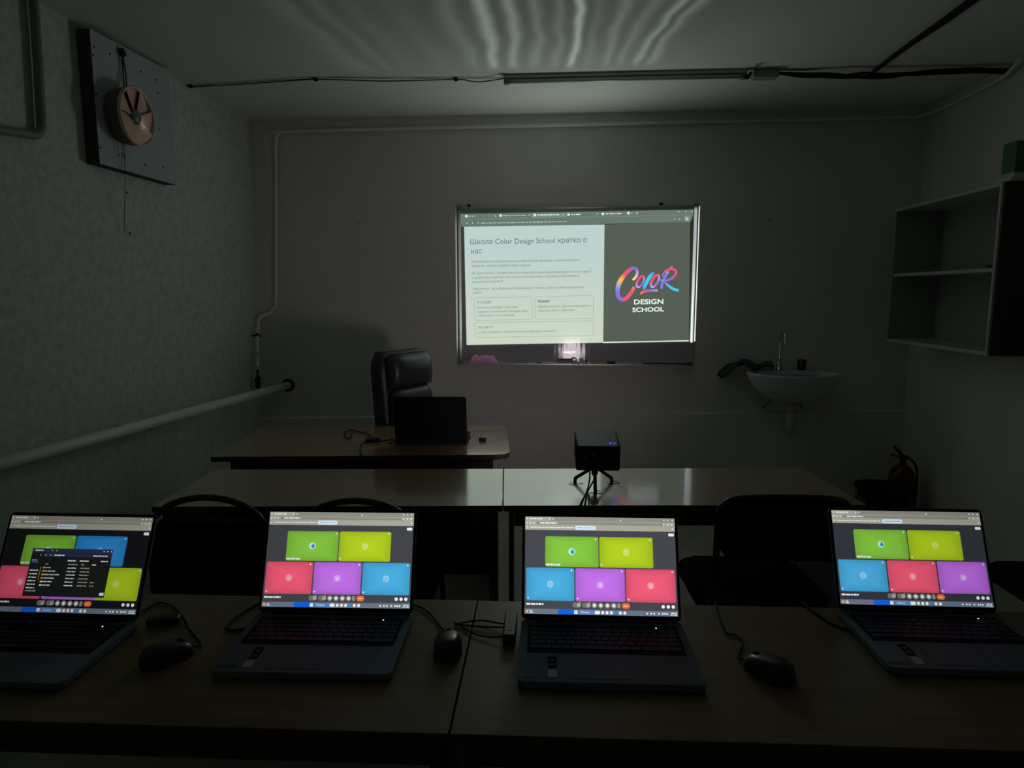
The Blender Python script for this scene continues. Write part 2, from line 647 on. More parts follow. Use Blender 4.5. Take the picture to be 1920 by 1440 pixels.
BX0, BX1, BZ0, BZ1 = -0.712, 0.885, 1.02, 2.078
m = MB(); m.box(((BX0 + BX1) / 2, 4.733, (BZ0 + BZ1) / 2), (BX1 - BX0, 0.030, BZ1 - BZ0))
wpart(m, 'board_surface', BOARD)
m = MB()
for x in (BX0, BX1):
    m.box((x, 4.730, (BZ0 + BZ1) / 2), (0.016, 0.040, BZ1 - BZ0 + 0.024), bevel=0.003)
for z in (BZ0, BZ1):
    m.box(((BX0 + BX1) / 2, 4.730, z), (BX1 - BX0 + .012, 0.040, 0.014), bevel=0.003)
wpart(m, 'frame', ALU)
m = MB(); m.box(((BX0 + BX1) / 2, 4.688, BZ0 - 0.008), (BX1 - BX0 - .10, 0.055, 0.004)); m.box(((BX0 + BX1) / 2, 4.6615, BZ0 - 0.005), (BX1 - BX0 - .10, 0.003, 0.010))
wpart(m, 'pen_tray', ALU)
for x in (-0.648, 0.655):
    m = MB(); m.box((x, 4.735, BZ1 + 0.014), (0.022, 0.022, 0.026), bevel=0.004)
    wpart(m, 'mounting_clip', BLACK, 'black plastic clip on the top edge')
for px, py in ((862, 385), (1303, 386), (866, 676), (1291, 676)):
    p = on_back(px, py, 4.72)
    m = MB(); m.box((BX0 if px < 1000 else BX1, 4.727, BZ1 if py < 500 else BZ0), (0.034, 0.046, 0.030), bevel=0.006)
    wpart(m, 'corner_cap', GREY)

# the projected picture: these sheets glow themselves in place of the projector's beam
PG_PAGE = glow('projected_page', (196, 214, 206), PAGE_STRENGTH, rough=0.12)
_nt = PG_PAGE.node_tree
_tcn = _nt.nodes.new('ShaderNodeTexCoord'); _sp = _nt.nodes.new('ShaderNodeSeparateXYZ')
_nt.links.new(_tcn.outputs['Object'], _sp.inputs[0])
_mr = _nt.nodes.new('ShaderNodeMapRange'); _mr.inputs['From Min'].default_value = 1.15; _mr.inputs['From Max'].default_value = 1.75
_nt.links.new(_sp.outputs[2], _mr.inputs[0])
_cr = _nt.nodes.new('ShaderNodeValToRGB')
_cr.color_ramp.elements[0].color = (*lin((204, 215, 193)), 1)
_cr.color_ramp.elements[1].color = (*lin((190, 209, 205)), 1)
_nt.links.new(_mr.outputs[0], _cr.inputs[0]); _nt.links.new(_cr.outputs[0], _nt.nodes['Principled BSDF'].inputs['Emission Color'])
PG_DARK = glow('projected_dark_panel', (86, 95, 83), PAGE_STRENGTH, rough=0.12)
PG_BAR = glow('projected_bar', (104, 120, 110), PAGE_STRENGTH, rough=0.12)
PG_BAR2 = glow('projected_bar_light', (121, 140, 124), PAGE_STRENGTH, rough=0.12)
PG_INK = glow('projected_ink', (84, 108, 112), PAGE_STRENGTH, sample=False)
PG_SOFT = glow('projected_soft_ink', (112, 136, 132), PAGE_STRENGTH, sample=False)
PG_LINE = glow('projected_line', (146, 168, 160), PAGE_STRENGTH, sample=False)
PG_WHITE = glow('projected_white', (226, 240, 230), PAGE_STRENGTH, sample=False)
PG_GREY = glow('projected_light_grey', (176, 196, 184), PAGE_STRENGTH, sample=False)

pic = MB()
bquad(pic, [(118, 216), (1150, 200), (1140, 1067), (137, 1084)], 0, 0.0005)
bquad(pic, [(1150, 200), (1779, 181), (1769, 1056), (1140, 1067)], 1, 0.0005)
pic = wpart(pic, 'projected_page', [PG_PAGE, PG_DARK], 'projected web page, pale left side and dark grey right side')

m = MB()
bquad(m, [(92, 122), (1803, 90), (1801, 128), (92, 162)], 0, 0.0006)
bquad(m, [(92, 164), (1801, 130), (1781, 181), (100, 217)], 0, 0.0006)
bquad(m, [(612, 122), (868, 117), (870, 146), (610, 151)], 1, 0.0009)
bstroke(m, [(100, 163), (1790, 129)], 3, 1, 0.0009)
bquad(m, [(1735, 137), (1779, 136), (1777, 178), (1738, 179)], 1, 0.0009)
for x, y in ((135, 138), (387, 134), (637, 130), (885, 126), (1137, 122), (1325, 116)):
    bdisc(m, x, y, 10, 2)
for x, y in ((346, 137), (597, 131), (847, 127), (1098, 122), (1350, 117), (1747, 105), (1793, 105), (1665, 160), (1702, 160), (222, 189), (180, 189), (140, 190)):
    bdisc(m, x, y, 6, 3, n=6)
bstroke(m, [(1380, 115), (1397, 115)], 3, 2); bstroke(m, [(1388, 107), (1388, 123)], 3, 2); bstroke(m, [(1686, 106), (1704, 106)], 3, 2)
bdisc(m, 1755, 157, 13, 3)


def dashes(x0, y0, x1, y1, w, mi, seed):
    rr = random.Random(seed)
    x = x0
    while x < x1 - 4:
        L = rr.uniform(10, 34)
        e = min(x + L, x1)
        f = lambda q: y0 + (y1 - y0) * (q - x0) / (x1 - x0)
        bstroke(m, [(x, f(x)), (e, f(e))], w * rr.uniform(.75, 1.1), mi)
        x = e + rr.uniform(3, 7)


dashes(152, 139, 200, 138, 6, 3, 1); dashes(402, 135, 570, 132, 6, 3, 2); dashes(655, 130, 820, 127, 7, 2, 3)
dashes(903, 127, 977, 125, 7, 2, 4); dashes(1155, 121, 1278, 118, 7, 2, 5); dashes(245, 190, 872, 178, 7, 3, 6)
wpart(m, 'browser_bar', [PG_BAR, PG_BAR2, PG_WHITE, PG_GREY], 'grey-green browser tab and address bar', pic)

m = MB()
btext(m, 'Школа Color Design School кратко о', 165, 346, 1020, 330, 38, 0, bold=0.004)
btext(m, 'нас', 170, 415, 247, 412, 40, 0)
wpart(m, 'heading_text', PG_INK, 'dark heading about the Color Design School', pic)
m = MB()
for s, x0, y0, x1, y1 in (
        ('Дружелюбная школа для начинающих: практические программы, менторы-практики и', 172, 481, 968, 468),
        ('портфолио, которое открывает первые проекты.', 172, 512, 608, 506),
        ('Мы единственная в Таджикистане школа на высоком уровне предоставляющая обучение в сфере IT', 177, 566, 1058, 552),
        ('и дизайна как на детскую так и на взрослую аудиторию с видимым направлением на', 180, 598, 965, 583),
        ('максимальный результат', 182, 629, 405, 624),
        ('Наша миссия – дать уверенные базовые навыки и помочь сделать первые коммерческие', 184, 680, 995, 667),
        ('работы', 184, 709, 248, 706)):
    btext(m, s, x0, y0, x1, y1, 17, 0, bold=0.006)
wpart(m, 'body_text', PG_SOFT, 'grey paragraphs of small text', pic)


def card(corners, title, tpos, lines, bold=0.0):
    m = MB()
    bround(m, corners, 2.6, 18, 0)
    btext(m, title, *tpos, 19, 1, bold=0.008 + bold)
    for s, *q in lines:
        btext(m, s, *q, 16, 2, bold=0.006)
    wpart(m, 'info_card', [PG_LINE, PG_INK if bold else PG_SOFT, PG_SOFT], None, pic)


card([(190, 737), (618, 731), (620, 897), (200, 905)], 'Кто ведёт', (212, 780, 322, 778),
     [('Опытные дизайнеры с реальным', 212, 818, 508, 813), ('портфолио и отмеченными наградами сверх', 215, 848, 588, 842), ('учёба ведётся в мин 5 месяцев', 218, 877, 488, 872)])
card([(638, 730), (1068, 722), (1068, 889), (640, 897)], 'Формат', (660, 773, 747, 771),
     [('Офлайн-интенсив, практические задачи и', 660, 810, 1045, 803), ('обратная связь от менторов', 660, 840, 927, 834)], 0.012)
card([(196, 922), (1068, 907), (1068, 1014), (204, 1031)], 'Результат', (224, 965, 330, 962),
     [('готовое портфолио и чёткое понимание, для фриланса или работы', 224, 999, 790, 988)])
m = MB(); bquad(m, [(1140, 1062), (1769, 1050), (1769, 1058), (1140, 1070)], 0, 0.0012)
wpart(m, 'page_border', PG_WHITE, 'bright white edge of the page', pic)
m = MB()
LX = lambda x: (280 / 490 * 1920) + x * (180 / 490)      # logo close-up -> board close-up
LY = lambda y: (110 / 490 * 1920) + y * (120 / 490 * 1920 / 1280)
for s, x0, y0, x1, y1, c in (('DESIGN', 738, 966, 1318, 955, 92), ('SCHOOL', 705, 1120, 1330, 1104, 84)):
    btext(m, s, LX(x0), LY(y0), LX(x1), LY(y1), c * .375, 0, bold=0.030)
wpart(m, 'design_school_lettering', PG_WHITE, 'white capitals DESIGN SCHOOL', pic)

# brush-drawn logo word, coloured along each stroke
LOGO = bpy.data.materials.new('logo_gradient'); LOGO.use_nodes = True
_nt = LOGO.node_tree; _b = _nt.nodes['Principled BSDF']; _at = _nt.nodes.new('ShaderNodeAttribute'); _at.attribute_name = 'stroke_colour'
_nt.links.new(_at.outputs['Color'], _b.inputs['Emission Color']); _b.inputs['Emission Strength'].default_value = 1; _b.inputs['Base Color'].default_value = (.02, .02, .02, 1)
LOGO.cycles.emission_sampling = 'NONE'
CR, YE, OR, RO, PU, BL, CY, VI, LV = (248, 214, 170), (250, 205, 60), (250, 140, 90), (240, 85, 120), (150, 105, 220), (110, 130, 235), (70, 200, 240), (200, 90, 190), (185, 160, 230)
strokes = [
    ([(705, 480), (765, 425), (800, 330), (775, 260), (715, 245), (630, 290), (550, 370), (470, 480), (420, 590), (405, 700), (420, 800), (475, 860), (545, 865), (625, 800), (690, 710), (735, 620)],
     [44, 50, 54, 56, 62, 72, 84, 92, 92, 84, 80, 78, 80, 78, 74, 64], [CR, CR, LV, PU, PU, RO, RO, YE, LV, BL, PU, PU, RO, RO, RO, OR]),
    ([(930, 400), (860, 420), (800, 510), (785, 590), (825, 625), (890, 565), (935, 470), (930, 400)], [36, 42, 44, 40, 40, 36, 34, 34], [RO, RO, RO, LV, LV, PU, LV, RO]),
    ([(1125, 330), (1060, 400), (1000, 500), (950, 600), (925, 665)], [48, 66, 72, 66, 50], [BL, CY, CY, CY, BL]),
    ([(860, 755), (940, 710), (1050, 690), (1210, 690)], [40, 56, 50, 44], [OR, RO, PU, LV]),
    ([(1225, 370), (1145, 410), (1085, 510), (1075, 600), (1120, 620), (1185, 555), (1235, 450), (1225, 370)], [44, 50, 48, 42, 40, 40, 42, 44], [RO, RO, RO, LV, LV, PU, LV, RO]),
    ([(1415, 310), (1355, 420), (1300, 540), (1280, 655)], [40, 54, 54, 50], [LV, BL, BL, BL]),
    ([(1315, 420), (1310, 370), (1370, 300), (1470, 262), (1560, 285), (1575, 345), (1520, 420), (1430, 475), (1340, 495), (1265, 480)],
     [26, 34, 42, 46, 46, 46, 48, 44, 36, 24], [BL, PU, RO, RO, RO, RO, VI, PU, BL, LV]),
    ([(1505, 205), (1440, 265), (1390, 300)], [34, 44, 34], [RO, RO, RO]),
    ([(1345, 520), (1430, 600), (1530, 665), (1630, 690)], [34, 48, 56, 50], [VI, CY, CY, CY]),
]
bmL = bmesh.new(); lay = bmL.loops.layers.float_color.new('stroke_colour')
for si, (pts, ws, cs) in enumerate(strokes):
    n = len(pts); k = 7
    P = spline([Vector((x, y, 0)) for x, y in pts], k)
    val = lambda arr, i: (Vector(arr[min(i // k, n - 1)]) if not isinstance(arr[0], (int, float)) else Vector((arr[min(i // k, n - 1)],) * 3)).lerp(
        (Vector(arr[min(i // k + 1, n - 1)]) if not isinstance(arr[0], (int, float)) else Vector((arr[min(i // k + 1, n - 1)],) * 3)), (i % k) / k)
    rows = []
    for i, p in enumerate(P):
        d = (P[min(i + 1, len(P) - 1)] - P[max(i - 1, 0)]).normalized()
        w = val(ws, i).x * (0.72 if i in (0, len(P) - 1) else 1) / 2
        nn = Vector((-d.y, d.x, 0)) * w
        c = lin(tuple(val(cs, i)))
        a, b = p + nn, p - nn
        rows.append((bmL.verts.new(bp(LX(a.x), LY(a.y), .0014 + si * .0002)), bmL.verts.new(bp(LX(b.x), LY(b.y), .0014 + si * .0002)), (*c, 1)))
    for a, b in zip(rows, rows[1:]):
        f = bmL.faces.new((a[0], b[0], b[1], a[1]))
        for lp, c in zip(f.loops, (a[2], b[2], b[2], a[2])):
            lp[lay] = c
me = bpy.data.meshes.new('colour_logo'); bmL.to_mesh(me); bmL.free(); me.materials.append(LOGO)
o = bpy.data.objects.new('colour_logo', me); COL.objects.link(o); o.parent = pic
o['label'] = 'brush-lettered word COLOR in rainbow gradient strokes'

# ------------------------------------------------------------------ things on the pen tray
TZ = BZ0 - 0.006
p = on_back(1060, 672, 4.69); m = MB(); m.box((0, 0, .016), (.105, .045, .030), bevel=.004); m.box((0, 0, .004), (.10, .04, .008), mi=1)
o = m.build('board_eraser', [BLACK, GREY]); o.location = (p.x, 4.683, TZ); tag(o, 'black board eraser lying on the whiteboard tray below the bright glare', 'eraser')
p = on_back(1130, 672, 4.69); m = MB(); m.tube([(-.085, 0, 0), (.085, 0, 0)], .010, 14); m.tube([(.030, 0, 0), (.086, 0, 0)], .0112, 14, mi=1)
o = m.build('marker_pen', [YELLOW, BLACK]); o.location = (p.x, 4.683, TZ + .0112); tag(o, 'yellow marker pen lying on the whiteboard tray', 'marker')
p = on_back(1010, 676, 4.69); m = MB(); m.box((0, 0, .007), (.032, .018, .013), bevel=.002)
o = m.build('board_magnet', BLACK); o.location = (p.x, 4.683, TZ); tag(o, 'small black magnet on the whiteboard tray left of the eraser', 'magnet')
p = on_back(985, 676, 4.69); m = MB(); m.tube([(-.07, 0, 0), (.05, 0, 0)], .006, 10)
o = m.build('pencil', GREY); o.location = (p.x - .03, 4.684, TZ + .006); tag(o, 'thin dark pencil on the tray between pink cloth and magnet', 'pencil')
p = on_back(1250, 677, 4.69); m = MB(); m.tube([(-.16, 0, 0), (.16, 0, 0)], .007, 10)
o = m.build('pointer_stick', BLACK); o.location = (p.x, 4.682, TZ + .007); tag(o, 'thin dark pointer stick at the right end of the tray', 'pointer')
p = on_back(1090, 668, 4.69); e = empty('phone_charger', (p.x, 4.683, TZ)); tag(e, 'white phone charger with coiled cable on the whiteboard tray', 'charger')
m = MB(); m.box((0, 0, .018), (.030, .026, .034), bevel=.005); m.build('plug', PLASTICW, e)
m = MB(); m.tube([(-.02, 0, .006), (-.05, -.01, .020), (-.07, 0, .032), (-.045, 0, .040), (-.03, .0, .02), (-.06, -.02, .006), (-.02, -.035, .004), (.0, -.036, -.02), (-.02, -.037, -.03), (.03, -.035, .01)], .003, 8, smooth=6); m.build('cable', PLASTICW, e)
m = MB(); m.box((.035, 0, .014), (.012, .02, .028), bevel=.003); m.build('connector', BLACK, e)
m = MB()
g = []
nx, ny = 22, 8
for j in range(ny):
    for i in range(nx):
        u, v = i / (nx - 1), j / (ny - 1)
        edge = min(u, 1 - u, v, 1 - v)
        g.append(((u - .5) * .205 + .006 * math.sin(9 * v + 3 * u), (v - .5) * .044, .004 + min(edge * 7, 1) * (.046 + .010 * math.sin(17 * u) * math.cos(6 * v) + .006 * math.sin(41 * u + 5 * v))))
top = len(g); g += [(x, y, 0.001) for x, y, z in g]
fs = []
for j in range(ny - 1):
    for i in range(nx - 1):
        a = j * nx + i
        fs.append((a, a + 1, a + nx + 1, a + nx)); fs.append((top + a, top + a + nx, top + a + nx + 1, top + a + 1))
for i in range(nx - 1):
    fs.append((i, top + i, top + i + 1, i + 1)); b = (ny - 1) * nx + i; fs.append((b, b + 1, top + b + 1, top + b))
for j in range(ny - 1):
    a = j * nx; fs.append((a, a + nx, top + a + nx, top + a)); b = a + nx - 1; fs.append((b, top + b, top + b + nx, b + nx))
m.add(g, fs, smooth=True)
o = m.build('cleaning_cloth', PINK); p = on_back(906, 675, 4.69); o.location = (p.x, 4.683, TZ); tag(o, 'crumpled pink cloth at the left end of the whiteboard tray', 'cloth')

# ------------------------------------------------------------------ tables
# shared proportions: 0.75 high
EDGE = mat('dark_table_edge', (0.05, 0.035, 0.025), 0.5)


def top_with_edge(o):
    o.data.materials.append(EDGE)
    for p in o.data.polygons:
        if abs(p.normal.z) < 0.9:
            p.material_index = 1
    return o


def student_table(loc, rz, W, D, label, modesty, top=WOOD, group='student tables'):
    t = empty('student_table', (loc[0], loc[1], 0), rz)
    tag(t, label, 'table', group)
    m = MB(); m.box((W / 2, D / 2, .739), (W, D, .022), bevel=.0015); top_with_edge(m.build('tabletop', top, t))
    for x in (0.0 + .03, W - .03):
        m = MB(); m.box((x, D / 2, .365), (.018, D - .06, .725), bevel=.001); m.build('side_panel', DARKWOOD, t)
    m = MB(); m.box((W / 2, .045, .694), (W - .08, .016, .064)); m.build('apron', DARKWOOD, t)
    if modesty:
        m = MB(); m.box((W / 2, D - .10, .52), (W - .08, .016, .40)); m.build('modesty_panel', DARKWOOD, t)
    return t


RZ2 = math.radians(4.7)
SEAM2 = Vector((-.205, 2.325))
ax = Vector((math.cos(RZ2), math.sin(RZ2)))
W2 = 1.245
pl = SEAM2 - ax * (W2 + .0015)
student_table((pl.x, pl.y), RZ2, W2, .515, 'brown laminate student table, middle row, left of the seam beside the projector', True)
pr = SEAM2 + ax * .0015
student_table((pr.x, pr.y), RZ2, 1.30, .515, 'brown laminate student table carrying the black projector on a tripod', False)
RZ1 = math.radians(1.6)
ax1 = Vector((math.cos(RZ1), math.sin(RZ1)))
S1 = Vector((-.187, 1.062))
pl = S1 - ax1 * (1.30 + .0015)
student_table((pl.x, pl.y), RZ1, 1.30, .512, 'brown laminate front-row table under the two left laptops', False, WOOD_SHADED)
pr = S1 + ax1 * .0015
student_table((pr.x, pr.y), RZ1, 1.30, .512, 'brown laminate front-row table under the two right laptops', False, WOOD_SHADED)

# teacher's desk
RZD = math.radians(6.2)
d = empty('teacher_desk', (-1.615, 2.948, 0), RZD)
tag(d, 'wide wooden teacher desk with rounded corner and dark front panel', 'desk')
WD, DD = 1.385, .72
pts = [(0, DD), (0, 0)]
for k in range(7):
    a = -PI / 2 + PI / 2 * k / 6
    pts.append((WD - .07 + .07 * math.cos(a), .07 + .07 * math.sin(a)))
pts += [(WD, DD)]
m = MB(); m.prism(pts, .726, .75, bevel=.0015); top_with_edge(m.build('desktop', DESKW, d))
m = MB(); m.box((WD / 2 - .005, .055, .56), (WD - .15, .018, .33)); m.build('front_panel', DARKWOOD, d)
for x in (.09, WD - .09):
    m = MB(); m.box((x, DD / 2, .363), (.018, DD - .10, .726)); m.build('side_panel', DARKWOOD, d)

# ------------------------------------------------------------------ laptops
SCR_W, SCR_H = .345, .216
TILES = dict(green=(128, 190, 62), olive=(172, 200, 34), blue=(70, 166, 214), pink=(232, 88, 116), purple=(186, 108, 224), skyblue=(46, 140, 210))


def screen_mats(tag_, k, bg):
    g = lambda n, c, s=True: glow('%s_%s' % (n, tag_), c, k, sample=s, rough=0.3, spec=0.3, lcd=True)
    out = [g('screen_background', bg), g('screen_bar', (140, 140, 130)), g('screen_bar_light', (168, 166, 152)), g('screen_white', (236, 240, 238), False), g('screen_pale_blue', (214, 234, 244), False)]
    for n, c in TILES.items():
        mt = g('screen_' + n, c)
        out.append(mt)
    out += [g('screen_orange', (240, 110, 50), False), g('screen_taskbar', (104, 116, 134)), g('screen_taskbar_blue', (24, 96, 214), False), g('screen_button', (112, 116, 110), False),
            g('screen_window', (28, 32, 30), False), g('screen_window_bar', (48, 52, 84), False), g('screen_folder', (236, 176, 90), False), g('screen_search', (88, 128, 196), False)]
    return out


NAMES = ['bg', 'bar', 'bar2', 'white', 'pale'] + list(TILES) + ['orange', 'task', 'taskblue', 'button', 'win', 'winbar', 'folder', 'search']
IX = {n: i for i, n in enumerate(NAMES)}


def lighter(c):
    return tuple(min(255, int(v + (255 - v) * .38)) for v in c)


def build_screen(lay, k, bg, parent, tagname):
    """lay: (row1 tiles, row2 tiles, explorer?)"""
    m = MB()
    lay_ = m.bm.verts.layers.float.new('tile_shade')
    mats = screen_mats(tagname, k, bg)
    lights = []

    def q(u, v, lvl):
        return Vector(((u - .5) * SCR_W, -.0022 - lvl * .00012, .012 + SCR_H * (1 - v)))

    def rect(u0, v0, u1, v1, mi, lvl=1):
        m.add([q(u0, v0, lvl), q(u1, v0, lvl), q(u1, v1, lvl), q(u0, v1, lvl)], [(0, 3, 2, 1)], mi)

    def rr(u0, v0, u1, v1, r, mi, lvl=1):
        w, h = (u1 - u0) * SCR_W, (v1 - v0) * SCR_H
        P = rrect(w, h, min(r, w / 2.01, h / 2.01), 4)
        cu, cv = (u0 + u1) / 2, (v0 + v1) / 2
        m.add([q(cu + x / SCR_W, cv + y / SCR_H, lvl) for x, y in P], [tuple(range(len(P)))], mi)

    def tile(u0, v0, u1, v1, mi, lvl=1):
        w, h = (u1 - u0) * SCR_W, (v1 - v0) * SCR_H
        P = rrect(w, h, .004, 4)
        cu, cv = (u0 + u1) / 2, (v0 + v1) / 2
        n = len(P)
        vs = [q(cu, cv, lvl)]
        for sc in (.35, .7, 1):
            vs += [q(cu + x * sc / SCR_W, cv + y * sc / SCR_H, lvl) for x, y in P]
        fs = [(0, 1 + i, 1 + (i + 1) % n) for i in range(n)]
        for k_ in (0, 1):
            fs += [(1 + k_ * n + i, 1 + (k_ + 1) * n + i, 1 + (k_ + 1) * n + (i + 1) % n, 1 + k_ * n + (i + 1) % n) for i in range(n)]
        vv, ff = m.add(vs, fs, mi)
        for i, v_ in enumerate(vv):
            v_[lay_] = (.12, .09, .0, -.20)[0 if i == 0 else 1 + (i - 1) // n]

    def disc(u, v, r, mi, lvl=2):
        m.add([q(u + r * math.cos(2 * PI * i / 16) / SCR_W, v + r * math.sin(2 * PI * i / 16) / SCR_H, lvl) for i in range(16)], [tuple(range(16))], mi)

    def txt(s, u, v, h, mi, lvl=3, bold=.01, center=False):
        vs, fs, w = text_mesh(s, bold)
        kk = h / .7
        off = -w * kk / 2 if center else 0
        m.add([q(u + (x * kk + off) / SCR_W, v - y * kk / SCR_H, lvl) for x, y in vs], fs, mi)

    def dash(u0, v, u1, h, mi, seed, lvl=3):
        rd = random.Random(seed)
        x = u0
        while x < u1:
            e = min(u1, x + rd.uniform(.012, .04))
            rect(x, v - h / 2 * rd.uniform(.7, 1.1), e, v + h / 2, mi, lvl)
            x = e + .004

    rect(0, 0, 1, 1, 0, 0)
    rect(0, 0, 1, .045, 1)
    rect(0, .002, .175, .045, 2, 2)
    rect(0, .045, 1, .14, 2)
    rr(.075, .052, .93, .082, .003, 1, 2)
    rr(.335, .090, .475, .134, .006, IX['pale'], 3)
    dash(.035, .112, .325, .009, IX['white'], 3); dash(.03, .021, .115, .013, IX['white'], 4); dash(.10, .066, .215, .012, IX['white'], 5)
    dash(.35, .112, .46, .006, IX['search'], 6, 4)
    for u, v in ((.012, .021), (.165, .021), (.188, .021), (.64, .028), (.93, .021), (.955, .021), (.985, .021), (.012, .066), (.035, .066), (.058, .066), (.925, .066), (.955, .066), (.98, .066), (.015, .112), (.985, .112)):
        disc(u, v, .0016, IX['white'], 4)
    rr(.955, .158, .992, .188, .002, IX['white'], 3)
    row1, row2, expl = lay
    num = dict(olive='1', blue='2', pink='3', purple='4', skyblue='2')
    spots = [(.135, .49), (.496, .85)]
    boxes = [(s, .205, e, .52, n) for (s, e), n in zip(spots, row1)] + [(s, .532, e, .865, n) for (s, e), n in zip(((.01, .328), (.336, .66), (.668, .99)), row2)]
    for (u0, v0, u1, v1, n) in boxes:
        tile(u0, v0, u1, v1, IX[n], 1)
        disc(u1 - .018, v0 + .024, .0018, IX['pale'], 2)
        ln = len(mats)
        mats.append(glow('avatar_%s_%s' % (n, tagname), lighter(TILES[n]) if n != 'green' else (190, 232, 225), k, sample=False, lcd=True))
        cu, cv = (u0 + u1) / 2, (v0 + v1) / 2
        disc(cu, cv, .0078, ln, 2)
        if n == 'green':
            disc(cu + .004, cv + .004, .0042, IX['skyblue'], 3); disc(cu + .006, cv - .014, .0022, IX['skyblue'], 3)
            dash(u0 + .006, v1 - .022, u0 + .10, .018, IX['white'], 9)
        else:
            txt(num[n], cu, cv + .018, .0062, IX['white'] if n in ('pink', 'purple') else IX[n], 3, .02, True)
            disc(u0 + .014, v1 - .026, .0018, IX['pale'], 2)
    # call controls
    for u0, u1 in ((.315, .37), (.378, .433)):
        rr(u0, .878, u1, .930, .005, IX['button'], 2); disc(u1 - .014, .904, .0045, IX['bar2'], 3); rr(u1 - .010, .872, u1, .886, .002, IX['orange'], 4)
    for u in (.458, .500, .543, .585):
        disc(u, .904, .0062, IX['bar'], 2); disc(u, .904, .0032, IX['white'], 3)
    rr(.608, .878, .628, .930, .003, IX['bar'], 2)
    rr(.637, .876, .690, .932, .006, IX['orange'], 2); rect(.652, .902, .676, .908, IX['white'], 3)
    for u in (.905, .938, .970):
        disc(u, .905, .0038, IX['white'], 2)
    dash(.012, .900, .125, .018, IX['white'], 12)
    # taskbar
    rect(0, .948, 1, 1, IX['task'], 1)
    rect(.22, .948, .33, 1, IX['taskblue'], 2)
    rr(.355, .953, .47, .996, .002, IX['search'], 2)
    txt('Поиск', .372, .985, .0045, IX['white'], 3, .01)
    rr(.326, .957, .348, .993, .001, IX['pale'], 3); rr(.46, .958, .494, .992, .003, IX['white'], 3)
    for i, u in enumerate((.512, .540, .568, .597, .626, .655)):
        rr(u - .009, .960, u + .009, .990, .002, IX['skyblue'] if i == 3 else IX['white'], 3)
    for u in (.80, .825, .845, .875, .90, .915, .93):
        disc(u, .975, .0020, IX['white'], 3)
    dash(.955, .966, .99, .010, IX['white'], 13); dash(.950, .984, .992, .010, IX['white'], 14)
    disc(.018, .975, .0032, IX['folder'], 3); dash(.034, .966, .052, .010, IX['white'], 15); dash(.034, .984, .058, .010, IX['white'], 16)
    if expl:
        u0, v0, u1, v1 = .205, .345, .765, .84
        rect(u0, v0, u1, v1, IX['win'], 5)
        rect(u0, v0, u1, v0 + .045, IX['taskblue'] if False else IX['winbar'], 6)
        rect(u0 + .085, v0 + .050, u1, v0 + .088, IX['winbar'], 6)
        rect(u0 + .20, v1 - .0001, u1 - .06, v1 + .024, IX['purple'], 5)
        dash(u0 + .02, v0 + .022, u0 + .075, .014, IX['white'], 20, 7); dash(u0 + .16, v0 + .070, u0 + .23, .014, IX['white'], 21, 7); dash(u1 - .13, v0 + .070, u1 - .03, .013, IX['white'], 22, 7)
        for u, v in ((.14, .022), (.17, .022), (.50, .022), (.525, .022), (.55, .022), (.065, .07), (.10, .07), (.135, .07)):
            disc(u0 + u, v0 + v, .0013, IX['white'], 7)
        dash(u0 + .01, v0 + .125, u0 + .05, .012, IX['bar2'], 23, 7); dash(u0 + .26, v0 + .125, u0 + .32, .013, IX['white'], 24, 7); dash(u0 + .345, v0 + .125, u0 + .41, .013, IX['white'], 25, 7); dash(u1 - .07, v0 + .125, u1 - .02, .013, IX['white'], 26, 7)
        dash(u0 + .11, v0 + .163, u0 + .13, .010, IX['bar2'], 27, 7); dash(u0 + .27, v0 + .163, u0 + .335, .011, IX['bar2'], 28, 7); dash(u0 + .36, v0 + .163, u0 + .38, .011, IX['bar2'], 29, 7); dash(u0 + .435, v0 + .163, u0 + .465, .011, IX['white'], 30, 7)
        for i, L in enumerate((.04, .09, .13, .09, .075, .065)):
            v = v0 + .20 + i * .036
            rect(u0 + .10, v - .008, u0 + .117, v + .008, IX['folder'] if i < 4 else IX['white'], 7)
            dash(u0 + .121, v, u0 + .121 + L * .8, .010, IX['white'], 31 + i, 7)
            dash(u0 + .27, v, u0 + .33, .011, IX['white'], 41 + i, 7)
            dash(u0 + .36, v, u0 + .425, .011, IX['bar2'], 51 + i, 7)
            if i > 3:
                dash(u0 + .445, v, u0 + .475, .011, IX['bar2'], 61 + i, 7)
            dash(u0 + .012, v + .03, u0 + .07, .012, IX['white'] if i != 2 else IX['pale'], 71 + i, 7)
        rect(u0 + .083, v0 + .19, u0 + .086, v0 + .33, IX['folder'], 7)
        dash(u0 + .012, v0 + .145, u0 + .06, .012, IX['search'], 81, 7)
        dash(u0 + .012, v1 - .055, u0 + .085, .012, IX['bar2'], 82, 7); rr(u1 - .035, v1 - .05, u1 - .005, v1 - .02, .001, IX['white'], 7)
    return m.build('screen', mats, parent, clean=False)


